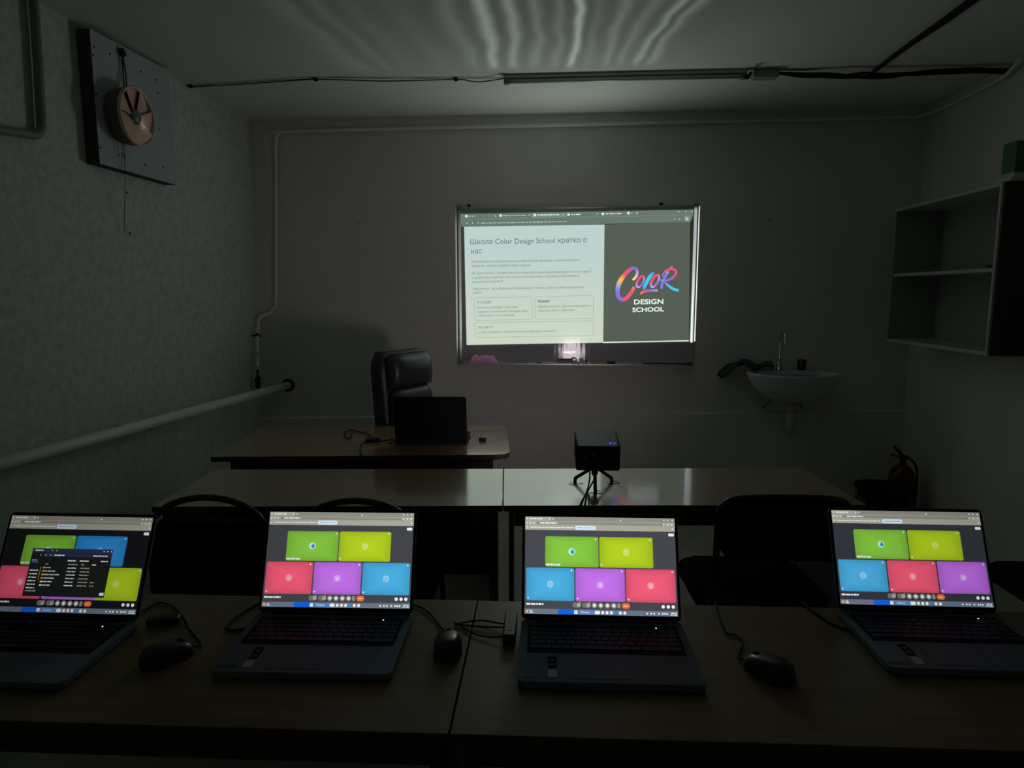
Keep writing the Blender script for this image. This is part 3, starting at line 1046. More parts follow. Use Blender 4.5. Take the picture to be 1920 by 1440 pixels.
def laptop(x, y, rz, tilt, lay, k, bg, label, tagname, colour=None, led=True, group='student laptops with call windows'):
    body = colour or LAPTOP
    t = empty('laptop', (x, y, .7505), rz)
    tag(t, label, 'laptop', group)
    # base: hinge line at y=0, front edge at y=-0.248
    m = MB(); m.prism(rrect(.358, .250, .012, 5, 0, -.124), .003, .0175, bevel=.0025); m.build('base', body, t)
    for a in (-.14, .14):
        for b in (-.02, -.22):
            m = MB(); m.lathe([(0, 0), (.006, 0), (.006, .004), (0, .004)], 12, M=T(a, b, 0)); m.build('rubber_foot', RUBBER, t)
    m = MB(); m.box((0, -.083, .0177), (.326, .122, .0012)); 
    rows = [(-.030, 17, .010), (-.046, 16, .016), (-.064, 16, .016), (-.082, 15, .016), (-.100, 14, .016), (-.119, 11, .016)]
    rd = random.Random(3)
    for yy, n, h in rows:
        ws = [1.0] * n
        if n < 16: ws[0] = 1.6; ws[-1] = 1.4
        if n == 11: ws = [1.2, 1, 1, 1, 5, 1, 1, 1, 1, 1, 1.2]
        tot = sum(ws); xx = -.158
        for w in ws:
            wd = .316 * w / tot
            m.box((xx + wd / 2, yy - h * .15, .0190), (wd - .0026, h - .0022, .0014), mi=1)
            xx += wd
    m.build('keyboard', [BLACKM, KEYS], t)
    m = MB(); m.prism(rrect(.118, .076, .004, 3, -.020, -.198), .0176, .01815); m.build('touchpad', mat('touchpad_glass', (.14, .175, .23), .45, spec=0.2), t)
    m = MB(); m.box((-.112, -.180, .0177), (.018, .045, .0006)); m.box((-.112, -.172, .0180), (.006, .006, .0003), mi=1); m.box((-.112, -.188, .0180), (.010, .004, .0003), mi=1); m.build('spec_sticker', [BLACKM, GREY], t)
    m = MB(); m.box((-.112, -.220, .0177), (.018, .026, .0006)); o = m.build('energy_sticker', PLASTICW, t); o['label'] = 'small pale sticker on the palm rest'
    for sx in (-.163, -.140):
        m = MB(); m.box((sx, -.231, .0177), (.019, .012, .0006)); m.build('logo_sticker', BLACK, t)
    m = MB(); m.box((0, -.006, .020), (.300, .010, .010), bevel=.004); m.build('hinge', BLACK, t)
    if led:
        m = MB(); m.lathe([(0, 0), (.0016, 0), (.0016, .0006), (0, .0006)], 8, M=T(.118, -.036, .0199)); m.build('key_indicator_light', glow('white_led', (255, 255, 255), 1.6, sample=False), t)
    # lid
    lid = MB(); lid.prism(rrect(.358, .236, .010, 5, 0, .118), 0, .006, M=R(PI / 2, 'X'), bevel=.0015)
    L = lid.build('lid', [body if colour else LAPTOP], t)
    L.location = (0, .000, .0175); L.rotation_euler = (-tilt, 0, 0)
    b = MB()
    Mz = R(PI / 2, 'X')
    b.prism(rrect(.355, .233, .009, 5, 0, .118), .006, .0078, M=Mz)
    bz = b.build('bezel', BLACKM, L)
    if lay:
        s = build_screen(lay, k, bg, L, tagname)
        s.location = (0, -.0058, 0)
        for dx in (0,):
            cm = MB(); cm.lathe([(0, 0), (.0015, 0), (.0015, .0004), (0, .0004)], 8, M=T(0, -.0078, .231) @ R(PI / 2, 'X')); cm.build('webcam', GREY, L)
    return t


laptop(-1.1252, 1.3747, .021, .450, (('green', 'skyblue'), ('pink', 'purple', 'olive'), True), 1.1, (22, 23, 26),
       'leftmost front-row laptop, a dark file window over its video-call tiles', 'first')
laptop(-.5153, 1.4474, .0447, .379, (('green', 'olive'), ('pink', 'purple', 'blue'), False), 1.1, (66, 67, 72),
       'front-row laptop left of the seam, lower call tiles pink, purple, blue', 'second')
laptop(.0929, 1.4559, .0309, .3734, (('green', 'olive'), ('blue', 'purple', 'pink'), False), 1.05, (70, 70, 78),
       'front-row laptop right of the seam, lower call tiles blue, purple, pink', 'third')
laptop(.8260, 1.5560, .0200, .400, (('green', 'olive'), ('blue', 'pink', 'purple'), False), 1.25, (52, 54, 62),
       'rightmost front-row laptop, lower call tiles blue, pink, purple', 'fourth')

# teacher's laptop seen from behind
pb = on_level(808, 834, .752)
t = laptop(pb.x, pb.y + .015, PI + math.radians(4), .22, None, 1, (0, 0, 0), 'open laptop on the teacher desk, its plain black lid facing the camera', 'teacher', colour=BLACKM, led=False, group=None)

# ------------------------------------------------------------------ mice, cables, adapters
def mouse(px, py, rz, label, cable, rr_=.95):
    c = on_level(px, py, .770)
    t = empty('computer_mouse', (c.x, c.y, .7505), rz)
    tag(t, label, 'mouse', 'wired black mice')
    nu, nv = 20, 14
    g = []
    for j in range(nv + 1):
        ph = PI / 2 * j / nv
        for i in range(nu):
            th = 2 * PI * i / nu
            cx_, sy_ = math.cos(th), math.sin(th)
            ex_ = .031 * abs(cx_) ** .8 * (1 if cx_ >= 0 else -1)
            ey_ = .053 * abs(sy_) ** .8 * (1 if sy_ >= 0 else -1)
            k = math.cos(ph) ** .55
            z = .036 * math.sin(ph) ** .9 * (1 - .22 * (ey_ * k / .053))
            g.append((ex_ * k, ey_ * k, z + .001))
    fs = [(j * nu + i, j * nu + (i + 1) % nu, (j + 1) * nu + (i + 1) % nu, (j + 1) * nu + i) for j in range(nv) for i in range(nu)]
    fs.append(tuple(range(nu - 1, -1, -1)))
    m = MB(); m.add(g, fs, smooth=True); m.build('shell', mat('mouse_plastic', (.02, .022, .024), .32), t)
    m = MB(); m.tube([(-.0035, .028, .0270), (.0035, .028, .0270)], .008, 14); m.build('scroll_wheel', RUBBER, t)
    m = MB(); m.box((0, .022, .0268), (.0008, .05, .008)); 
    if cable:
        inv = (Matrix.Translation(t.location) @ R(rz, 'Z')).inverted()
        pts = [Vector((0, .048, .010)), Vector((0, .07, .004))] + [inv @ on_level(a, b, .754) for a, b in cable]
        cb = MB(); cb.tube(pts, .0022, 8, smooth=6); cb.build('cable', RUBBER, t)
    m.bm.free()
    return t


mouse(312, 1220, math.radians(-38), 'black wired mouse right of the leftmost laptop', [(353, 1178), (345, 1160), (325, 1138), (300, 1130), (285, 1136), (268, 1147)])
mouse(840, 1203, math.radians(6), 'black wired mouse with curved cable right of the laptop left of the seam', [(828, 1178), (815, 1160), (795, 1142), (780, 1136), (770, 1131)])
mouse(1443, 1247, math.radians(42), 'black wired mouse left of the rightmost laptop', [(1392, 1204), (1378, 1190), (1363, 1187), (1350, 1160), (1342, 1128)])

c = on_level(968, 1175, .752)
t = empty('usb_hub', (-.108, 1.388, .7505), math.radians(2)); tag(t, 'black usb hub against the left side of the laptop right of the seam', 'usb hub')
m = MB(); m.box((0, .03, .012), (.028, .11, .024), bevel=.003); m.build('case', BLACK, t)
m = MB(); m.box((0, .03, .0243), (.010, .07, .0006)); m.build('label_strip', BLACK, t)
m = MB(); m.tube([(-.014, .05, .010), (-.035, .06, .008), (-.07, .075, .005), (-.115, .06, .005), (-.125, .05, .005), (-.11, .052, .005), (-.06, .045, .005), (-.014, .035, .010)], .002, 8, smooth=7); m.build('cable', RUBBER, t)
m = MB(); m.tube([(-.014, -.005, .010), (-.04, -.003, .006), (-.075, .012, .004), (-.100, .035, .004), (-.118, .056, .004), (-.13, .065, .004)], .002, 8, smooth=7); m.build('cable', RUBBER, t)
# charger lead and box beside laptop 2
c = on_level(462, 1175, .752)
m = MB(); m.tube([on_level(a, b, .7535) for a, b in ((490, 1128), (470, 1140), (440, 1160), (424, 1178), (440, 1182), (462, 1178), (480, 1176))], .0028, 8, smooth=6)
o = m.build('power_lead', RUBBER); tag(o, 'black charging lead left of the laptop left of the seam', 'cable')
m = MB(); m.tube([on_level(a, b, .7535) for a, b in ((1500, 1128), (1530, 1150), (1560, 1170), (1590, 1180), (1612, 1186))], .0028, 8, smooth=6)
o = m.build('power_lead', RUBBER); tag(o, 'black charging lead left of the rightmost laptop', 'cable')
c = on_level(268, 1178, .752)
m = MB(); m.box((0, 0, .010), (.070, .030, .018), bevel=.005)
o = m.build('power_adapter', BLACK); o.location = (-.902, 1.400, .7505); o.rotation_euler = (0, 0, .25); tag(o, 'black power adapter beside the leftmost laptop hinge', 'power adapter')

# ------------------------------------------------------------------ things on the teacher desk
c = on_level(905, 822, .756)
t = empty('remote_control', (c.x, c.y, .7505), math.radians(6)); tag(t, 'small silver and black remote control on the right end of teacher desk', 'remote control')
m = MB(); m.box((0, 0, .010), (.040, .095, .018), bevel=.004); m.build('case', BLACK, t)
m = MB(); m.box((0, .004, .0195), (.036, .080, .002), bevel=.0008); o = m.build('faceplate', mat('silver_plastic', (.40, .42, .42), .3), t)
m = MB()
for i in range(4):
    for j in (-1, 0, 1):
        m.box((j * .010, .03 - i * .016, .0212), (.006, .008, .0016))
m.build('button_pad', BLACK, t)
c = on_level(700, 826, .756)
t = empty('card_reader', (c.x, c.y, .7505), .1); tag(t, 'small adapter with tangled cables left of the teacher laptop', 'adapter')
m = MB(); m.box((0, 0, .009), (.075, .045, .016), bevel=.004); m.build('case', BLACK, t)
m = MB(); m.box((.03, .005, .0135), (.030, .030, .020), bevel=.003); m.build('plug', GREY, t)
inv = Matrix.Translation(t.location).inverted()
wr = lambda L: [inv @ on_level(a, b, .755) for a, b in L]
m = MB(); m.tube(wr([(700, 817), (694, 812), (680, 808), (668, 805), (656, 810), (652, 818), (660, 820), (668, 812)]), .003, 8, smooth=6); m.build('cable', RUBBER, t)
m = MB(); m.tube(wr([(705, 828), (720, 826), (735, 824), (742, 828)]), .004, 8, smooth=6); m.build('cable', mat('maroon_cable', (.10, .02, .03), .5), t)
m = MB(); m.tube(wr([(690, 829), (680, 830), (672, 836), (667, 845), (665, 853)]) + [inv @ (on_level(664, 858, .75) + Vector((0, -.02, -.03))), inv @ (on_level(664, 858, .75) + Vector((0, -.022, -.10)))], .0025, 8, smooth=6); m.build('cable', RUBBER, t)
c = on_level(737, 829, .756)
m = MB(); m.box((0, 0, .006), (.020, .012, .010), bevel=.002)
o = m.build('usb_stick', mat('purple_plastic', (.16, .06, .30), .4)); o.location = (c.x - .01, c.y - .012, .7505); tag(o, 'tiny purple usb stick beside the teacher laptop', 'usb stick')
m = MB(); m.tube([on_level(a, b, .754) for a, b in ((876, 815), (882, 818), (884, 824), (880, 831))], .0022, 8, smooth=5)
o = m.build('charging_cable', PLASTICW); tag(o, 'white cable end at the right side of the teacher laptop', 'cable')

# ------------------------------------------------------------------ projector
PX, PY = .137, 2.60
t = empty('projector', (PX, PY, .831), math.radians(1.5)); tag(t, 'small black cube projector with blue light, standing on a tripod', 'projector')
tilt = math.radians(9)
Mp = T(0, -.085, 0) @ R(tilt, 'X') @ T(0, .085, 0)
m = MB(); m.box((0, 0, .052), (.166, .175, .100), M=Mp, bevel=.008); m.build('housing', mat('projector_shell', (.009, .010, .012), .6), t)
m = MB(); m.box((0, .0885, .055), (.14, .004, .08), M=Mp, bevel=.001); m.build('front_grille', BLACKM, t)
Ml = Mp @ T(-.052, .090, .058) @ R(-PI / 2, 'X')
m = MB(); m.lathe([(0.013, 0), (.026, 0), (.026, .016), (.020, .016), (.013, .006)], 28, M=Ml); m.build('lens_barrel', BLACK, t)
m = MB(); m.lathe([(0, .007), (.012, .007), (.0125, .004)], 24, M=Ml); o = m.build('lens', glow('lit_lens', (240, 247, 250), 60.0), t); o['label'] = 'lit round lens facing the board'
m = MB(); m.lathe([(0, 0), (.006, 0), (.006, .002), (0, .002)], 16, M=Mp @ T(-.018, -.0875, .066) @ R(PI / 2, 'X')); m.lathe([(0, 0), (.0045, 0), (.0045, .002), (0, .002)], 16, M=Mp @ T(-.047, -.0875, .056) @ R(PI / 2, 'X')); m.build('rear_socket', GREY, t)
m = MB()
for a, b, w, h in ((.045, -.052, .004, .016), (.063, -.052, .004, .016), (.054, -.060, .014, .003), (.050, -.044, .006, .003)):
    m.box((a, b, .1022), (w, h, .0006), M=Mp)
m.build('indicator_light', glow('blue_indicator', (70, 60, 235), 1.0, sample=False), t)['label'] = 'small blue glowing symbol on top'
m = MB()
for a in range(9):
    m.box((.0835, -.04 + a * .011, .05), (.001, .004, .06), M=Mp)
m.build('side_vent', BLACKM, t)
# tripod under it
t = empty('mini_tripod', (PX - .005, PY + .005, .7505)); tag(t, 'small black tripod carrying the projector on the middle table', 'tripod')
m = MB(); m.lathe([(0, .076), (.016, .076), (.020, .070), (.014, .062), (.012, .046), (.008, .040), (0, .040)], 20); m.build('head', BLACK, t)
for px, py in ((1078, 902), (1147, 902), (1116, 922)):
    f = on_level(px, py, .752) - Vector(t.location)
    m = MB(); m.tube([(f.x * .14, f.y * .14, .068), (f.x * .60, f.y * .60, .039), (f.x * .99, f.y * .99, .014), (f.x * 1.0, f.y * 1.0, .009), (f.x * .95, f.y * .95, .0035)], .0068, 12)
    L = m.build('leg', BLACK, t)
    m = MB(); m.lathe([(0, 0), (.007, 0), (.007, .004), (0, .006)], 14, M=T(f.x, f.y, 0)); m.build('foot', RUBBER, L)
t = empty('projector_power_cable', (PX, PY - .09, .7505)); tag(t, 'pair of black cables hanging from the projector over the table edge', 'cable')
q0 = Vector(t.location)
edge = on_level(1092, 948, .75)
for dx, endx in ((-.030, 1085), (-.012, 1093)):
    e1 = on_level(endx + 4, 944, .753); e2 = Vector((e1.x - .004, 2.352, .725)); e3 = Vector((e1.x - .006, 2.350, .45)); e4 = Vector((e1.x - .02, 2.36, .006))
    m = MB(); m.tube([Vector((PX + dx, PY - .082, .86)) - q0, Vector((PX + dx + .002, PY - .096, .81)) - q0, on_level(1101 + (endx - 1089) * .2, 922, .754) - q0, e1 - q0 + Vector((0, -.004, .002)), Vector((e1.x - .003, 2.336, .745)) - q0, Vector((e1.x - .005, 2.332, .70)) - q0, Vector((e1.x - .006, 2.33, .40)) - q0, Vector((e1.x - .02, 2.31, .006)) - q0], .003, 8, smooth=6)
    m.build('cable', RUBBER, t)
# pen marks round the tripod feet
m = MB()
for L in ([(1066, 908), (1072, 903), (1074, 909), (1079, 904)], [(1068, 909), (1084, 909)], [(1086, 906), (1094, 907)], [(1140, 907), (1163, 906)], [(1150, 902), (1156, 902), (1160, 905)], [(1104, 924), (1130, 925)], [(1119, 920), (1125, 920)]):
    P = [on_level(a, b, .7508) for a, b in L]
    m.tube(P, .0010, 6)
o = m.build('pen_marks', BLACKM); tag(o, 'short black pen marks on the tabletop around the tripod feet', 'pen marks')
o['kind'] = 'stuff'

# ------------------------------------------------------------------ chairs
def arch_chair(x, y, rz, label):
    t = empty('visitor_chair', (x, y, 0), rz); tag(t, label, 'chair', 'black visitor chairs')
    # back nearest the camera (local -y), seat towards +y
    N = 14
    arch = [(.19 * math.cos(PI - PI * k / N), 0.0, .735 + .115 * math.sin(PI * k / N)) for k in range(N + 1)]
    m = MB(); m.tube([(-.205, .02, .45), (-.197, .005, .62)] + arch + [(.197, .005, .62), (.205, .02, .45)], .0105, 12, smooth=3); m.build('back_frame', TUBE, t)
    pts = []
    zt = .772
    for k in range(N + 1):
        a = PI - PI * k / N
        px_ = .176 * math.cos(a); pz = .735 + .100 * math.sin(a)
        pts.append((px_, min(pz, zt)))
    pts += [(.182, .50), (.165, .485), (-.165, .485), (-.182, .50)]
    m = MB(); m.prism(pts, -.018, .022, M=T(0, .01, 0) @ R(PI / 2, 'X'), bevel=.008); m.build('backrest', FABRIC, t)
    m = MB(); m.prism(rrect(.43, .42, .06, 6, 0, .24), .44, .485, bevel=.014, seg=3); m.build('seat', FABRIC, t)
    for s in (-1, 1):
        m = MB(); m.tube([(s * .205, .02, .45), (s * .210, .0, .25), (s * .215, -.03, .012)], .0105, 12, smooth=4); L = m.build('leg', TUBE, t)
        m = MB(); m.lathe([(0, 0), (.014, 0), (.013, .02), (0, .02)], 12, M=T(s * .215, -.03, 0)); m.build('foot_cap', RUBBER, L)
        m = MB(); m.tube([(s * .195, .06, .430), (s * .20, .40, .430), (s * .212, .44, .40), (s * .22, .46, .012)], .0105, 12, smooth=5); L = m.build('leg', TUBE, t)
        m = MB(); m.lathe([(0, 0), (.014, 0), (.013, .02), (0, .02)], 12, M=T(s * .22, .46, 0)); m.build('foot_cap', RUBBER, L)
    m = MB(); m.tube([(-.2, .40, .425), (.2, .40, .425)], .009, 10); m.tube([(-.2, .05, .425), (.2, .05, .425)], .009, 10); m.build('seat_frame', TUBE, t)
    return t


arch_chair(-1.135, 2.03, math.radians(2), 'black visitor chair with arched back behind the leftmost laptop')
arch_chair(-.645, 2.03, math.radians(3), 'black visitor chair with arched back behind the laptop left of the seam')


def square_chair(x, y, rz, label):
    t = empty('visitor_chair', (x, y, 0), rz); tag(t, label, 'chair', 'black visitor chairs')
    w = .205
    m = MB(); m.tube([(-w - .005, .05, .44), (-w - .003, .01, .60), (-w, 0, .80), (-w + .012, 0, .845), (-w + .06, 0, .868), (0, 0, .872), (w - .06, 0, .868), (w - .012, 0, .845), (w, 0, .80), (w + .003, .01, .60), (w + .005, .05, .44)], .011, 12, smooth=6); m.build('back_frame', TUBE, t)
    m = MB(); m.prism(rrect(.395, .190, .045, 6, 0, .768), -.016, .022, M=T(0, .006, 0) @ R(PI / 2, 'X'), bevel=.008); m.build('backrest', FABRIC, t)
    m = MB(); m.prism(rrect(.44, .42, .07, 6, 0, .30), .435, .48, bevel=.014, seg=3); m.build('seat', FABRIC, t)
    for s in (-1, 1):
        m = MB(); m.tube([(s * .210, .05, .44), (s * .213, .02, .25), (s * .218, -.02, .012)], .011, 12, smooth=4); L = m.build('leg', TUBE, t)
        m = MB(); m.lathe([(0, 0), (.014, 0), (.013, .02), (0, .02)], 12, M=T(s * .218, -.02, 0)); m.build('foot_cap', RUBBER, L)
        m = MB(); m.tube([(s * .20, .10, .428), (s * .205, .44, .428), (s * .216, .49, .40), (s * .225, .52, .012)], .011, 12, smooth=5); L = m.build('leg', TUBE, t)
        m = MB(); m.lathe([(0, 0), (.014, 0), (.013, .02), (0, .02)], 12, M=T(s * .225, .52, 0)); m.build('foot_cap', RUBBER, L)
    m = MB(); m.tube([(-.205, .44, .422), (.205, .44, .422)], .009, 10); m.tube([(-.205, .10, .422), (.205, .10, .422)], .009, 10); m.build('seat_frame', TUBE, t)
    return t


square_chair(.697, 2.09, math.radians(3), 'black visitor chair with flat padded back between the two right laptops')
square_chair(2.12, 2.42, math.radians(92), 'black visitor chair at the right wall, mostly hidden by the rightmost laptop')

# executive chair
t = empty('office_chair', (-.885, 3.95, 0), math.radians(62)); tag(t, 'tall black leather executive chair behind the teacher desk', 'office chair')
# local -y = the way the chair faces; backrest rises at local y ~ 0.1 and leans back
prof = [(0.035, .60), (.045, .75), (.055, .90), (.065, 1.02), (.070, 1.10), (.072, 1.155)]


def back_slab(m, x0, x1, thick, prof, front=True, mi=0, bulge=0.0, nx=10):
    """padded slab following the profile; front face at the -y side"""
    n = len(prof)
    g = []
    for side in (0, 1):
        for j, (yy, zz) in enumerate(prof):
            for i in range(nx + 1):
                u = i / nx
                v = j / (n - 1)
                ins = .045 * max(0, (v - .80) / .20) ** 2.2
                x = (x0 + ins) + (x1 - x0 - 2 * ins) * u
                ed = min(1, min(u, 1 - u) * 6) ** .5 * min(1, min(v, 1 - v) * 7 + .15) ** .5
                th = thick * (.45 + .55 * ed)
                off = -th / 2 if side == 0 else th / 2
                if side == 0:
                    off -= bulge * math.sin(PI * v) * (.5 + .5 * math.sin(PI * u))
                z = zz
                g.append((x, yy + off, z))
    S = n * (nx + 1)
    fs = []
    for j in range(n - 1):
        for i in range(nx):
            a = j * (nx + 1) + i
            fs.append((a, a + 1, a + nx + 2, a + nx + 1)); fs.append((S + a, S + a + nx + 1, S + a + nx + 2, S + a + 1))
        a = j * (nx + 1); fs.append((a, a + nx + 1, S + a + nx + 1, S + a)); b = a + nx; fs.append((b, S + b, S + b + nx + 1, b + nx + 1))
    for i in range(nx):
        fs.append((i, S + i, S + i + 1, i + 1)); a = (n - 1) * (nx + 1) + i; fs.append((a, a + 1, S + a + 1, S + a))
    m.add(g, fs, mi, smooth=True)


def interp(prof, z):
    for (y0, z0), (y1, z1) in zip(prof, prof[1:]):
        if z <= z1:
            return y0 + (y1 - y0) * (z - z0) / (z1 - z0)
    return prof[-1][0]


P2 = [(interp(prof, z), z) for z in [.60 + .56 * k / 16 for k in range(17)]]
m = MB(); back_slab(m, -.215, .225, .115, [(y + .04, z) for y, z in P2]); m.build('backrest', LEATHER, t)
m = MB(); back_slab(m, -.175, .185, .07, [(interp(prof, z) - .035, z) for z in [.955 + .195 * k / 9 for k in range(10)]], bulge=.030); m.build('headrest', LEATHER, t)
m = MB(); back_slab(m, -.175, .185, .06, [(interp(prof, z) - .030, z) for z in [.60 + .35 * k / 9 for k in range(10)]], bulge=.018); m.build('lumbar_cushion', LEATHER, t)
m = MB(); m.prism(rrect(.50, .48, .08, 6, 0, -.20), .46, .56, bevel=.03, seg=4); m.build('seat', LEATHER, t)
for s in (-1, 1):
    m = MB(); m.box((s * .275, -.16, .655), (.055, .28, .03), bevel=.010); m.tube([(s * .275, -.05, .645), (s * .275, -.02, .52), (s * .23, -.08, .49)], .012, 10, smooth=4); m.build('armrest', BLACK, t)
m = MB(); m.tube([(0, -.18, .08), (0, -.18, .46)], .028, 16); m.build('gas_lift', BLACK, t)
m = MB()
for k in range(5):
    a = 2 * PI * k / 5
    m.tube([(0, -.18, .10), (.16 * math.cos(a), -.18 + .16 * math.sin(a), .085), (.28 * math.cos(a), -.18 + .28 * math.sin(a), .065)], [.024, .018, .014], 10)
B = m.build('star_base', BLACK, t)
for k in range(5):
    a = 2 * PI * k / 5
    m = MB(); m.tube([(.28 * math.cos(a) - .012, -.18 + .28 * math.sin(a), .026), (.28 * math.cos(a) + .012, -.18 + .28 * math.sin(a), .026)], .026, 16)
    m.build('caster', RUBBER, B)

# ------------------------------------------------------------------ washbasin corner
SXc = 1.515
t = empty('wash_basin', (SXc, YB, .98)); tag(t, 'white ceramic wash basin mounted on the back wall', 'wash basin')
prof_b = [(1.0, 0), (.985, -.012), (.93, -.055), (.80, -.11), (.60, -.155), (.38, -.18), (.18, -.19)]


def bowl(m, prof, hw, dep, flip=False, y0=-.22, seg=36, mi=0):
    rows = []
    for r, z in prof:
        row = []
        for k in range(seg):
            a = 2 * PI * k / seg
            x = hw * r * math.cos(a)
            yy = y0 + dep * r * math.sin(a)
            yy = min(yy, -.004)
            row.append(m.bm.verts.new((x, yy, z)))
        rows.append(row)
    for A, B_ in zip(rows, rows[1:]):
        for k in range(seg):
            f = m.bm.faces.new((A[k], A[(k + 1) % seg], B_[(k + 1) % seg], B_[k])); f.smooth = True; f.material_index = mi
    return rows


m = MB()
bowl(m, [(.18, -.19), (.38, -.18), (.60, -.155), (.80, -.11), (.93, -.055), (.985, -.012), (1.0, 0), (.985, .006), (.93, .004), (.88, -.006), (.80, -.06), (.62, -.115), (.40, -.135), (.12, -.14), (.0001, -.14)], .300, .225)
m.build('basin_bowl', CERAMIC, t)
m = MB(); m.box((0, -.055, -.012), (.40, .10, .034), bevel=.010, seg=3); m.build('tap_ledge', CERAMIC, t)
m = MB(); m.lathe([(0, 0), (.016, 0), (.016, .004), (0, .005)], 16, M=T(.005, -.375, -.085) @ R(-PI / 3, 'X')); m.build('overflow_hole', BLACKM, t)
m = MB(); m.tube([(.004, -.20, -.165), (.004, -.20, -.26)], .030, 16); m.tube([(.004, -.20, -.205), (.004, -.20, -.222)], .040, 20); m.tube([(.004, -.20, -.232), (.004, -.20, -.244)], .030, 20)
m.tube([(.004, -.20, -.26), (.004, -.20, -.40)], .032, 20); m.tube([(.004, -.20, -.37), (.004, -.10, -.39), (.004, -.005, -.39)], .018, 14, smooth=5); o = m.build('siphon', PLASTICW, t)
m = MB()
for s in (-1, 1):
    m.tube([(s * .05, -.07, -.03), (s * .07, -.08, -.16), (s * .12, -.05, -.24), (s * .13, -.004, -.26)], .006, 10, smooth=5)
m.build('supply_hose', GREY, t)
fx = on_back(1461, 690, 4.66).x
t = empty('tap', (fx, 4.665, .985)); tag(t, 'tall chrome swan-neck tap standing on the wash basin', 'tap')
m = MB(); m.lathe([(0, 0), (.024, 0), (.024, .008), (.019, .012), (.019, .055), (.015, .065), (0, .065)], 24); m.build('tap_body', CHROME, t)
m = MB(); m.tube([(0, 0, .06), (0, 0, .20), (.002, -.015, .245), (.004, -.045, .262), (.006, -.080, .245), (.007, -.09, .20), (.007, -.09, .17)], .0095, 14, smooth=6); m.build('spout', CHROME, t)
m = MB(); m.tube([(.018, 0, .045), (.045, -.002, .055)], .005, 10); m.tube([(.045, -.002, .052), (.050, -.005, .085)], .004, 10); m.build('handle', CHROME, t)
cx_ = on_back(1503, 680, 4.68).x
t = empty('tumbler', (cx_, 4.675, .987)); tag(t, 'small dark tumbler on the wash basin right of the tap', 'cup')
m = MB(); m.lathe([(0, 0), (.026, 0), (.030, .070), (.027, .070), (.0235, .004), (0, .004)], 24); m.build('cup_body', mat('dark_glass', (.015, .017, .015), .15), t)
# folded green cloth hung over the left rim
m = MB(); nx, ny = 30, 12; g = []
for j in range(ny):
    for i in range(nx):
        u, v = i / (nx - 1), j / (ny - 1)
        x = 1.075 + .335 * u
        y = 4.735 - .12 * v * (1 if u > .3 else .6 + 1.3 * u)
        fold = .014 * math.sin(13 * u + 3 * v) + .010 * math.sin(23 * v + 7 * u)
        z = 1.012 + .012 * math.sin(PI * v) + fold + .020 * math.exp(-((u - .30) / .18) ** 2)
        if u < .42:
            z -= .085 * ((.42 - u) / .42) ** 1.6
        if u < .42: z += .004
        z = max(z, .998) if u > .42 else z
        g.append((x, y, z))
fs = [(j * nx + i, j * nx + i + 1, (j + 1) * nx + i + 1, (j + 1) * nx + i) for j in range(ny - 1) for i in range(nx - 1)]
m.add(g, fs, smooth=True)
o = m.build('towel', GREEN); tag(o, 'crumpled dark green towel over the left rim of the wash basin', 'towel')
sm = o.modifiers.new('thickness', 'SOLIDIFY'); sm.thickness = .012; sm.offset = 0

# ------------------------------------------------------------------ wall cabinet at the right
CX0, CX1 = 2.05, XR
CY0, CY1, CZ0, CZ1 = 3.43, 4.46, 1.200, 2.018
t = empty('wall_cabinet', (CX1, CY0, CZ0)); tag(t, 'open white wall cabinet with one shelf and dark side panel', 'wall cabinet')
dx, dy, dz = CX0 - CX1, CY1 - CY0, CZ1 - CZ0
TH = .018
for nm, c, s, mt in (('top_panel', (dx / 2, dy / 2, dz - TH / 2), (-dx, dy, TH), MELA), ('bottom_panel', (dx / 2, dy / 2, TH / 2), (-dx, dy, TH), MELA),
                     ('shelf', (dx / 2 + .003, dy / 2, dz / 2 + .003), (-dx - .008, dy - 2 * TH, TH), MELA),
                     ('side_panel', (dx / 2, dy - TH / 2, dz / 2), (-dx, TH, dz - 2 * TH), MELAIN), ('back_panel', (-.005, dy / 2, dz / 2), (.008, dy - 2 * TH, dz - 2 * TH), MELAIN)):
    m = MB(); m.box(c, s); m.build(nm, mt, t)
m = MB(); m.box((dx / 2, TH / 2, dz / 2), (-dx, TH - .002, dz - 2 * TH + .001)); m.build('side_panel', MELA, t)
m = MB(); m.box((dx / 2 + .006, -.005, dz / 2), (-dx - .012, .010, dz)); m.build('cover_panel', MAROON, t)['label'] = 'dark maroon outer side'
m = MB(); m.box((0, 0, .009), (.05, .085, .018), bevel=.003)
o = m.build('staple_box', BLACK); o.location = (2.10, 3.50, CZ0 + dz / 2 + .0125); tag(o, 'small black box on the middle shelf of the wall cabinet', 'box')
m = MB(); m.box((0, 0, .008), (.20, .11, .016)); m.box((.01, .0, .024), (.18, .10, .014))
o = m.build('paper_stack', MELA); o.location = (2.16, 3.46, CZ1 + .0005); o.rotation_euler = (0, 0, .08); tag(o, 'small stack of white papers on top of the wall cabinet', 'papers')
m = MB(); m.box((0, 0, .10), (.17, .10, .20), bevel=.002); m.box((0, 0, .03), (.172, .102, .05), mi=1)
o = m.build('carton', [mat('green_card', (.05, .16, .10), .6), PLASTICW]); o.location = (2.225, 3.30 + .25, CZ1 + .0005); tag(o, 'green and white carton on top of the wall cabinet', 'carton')

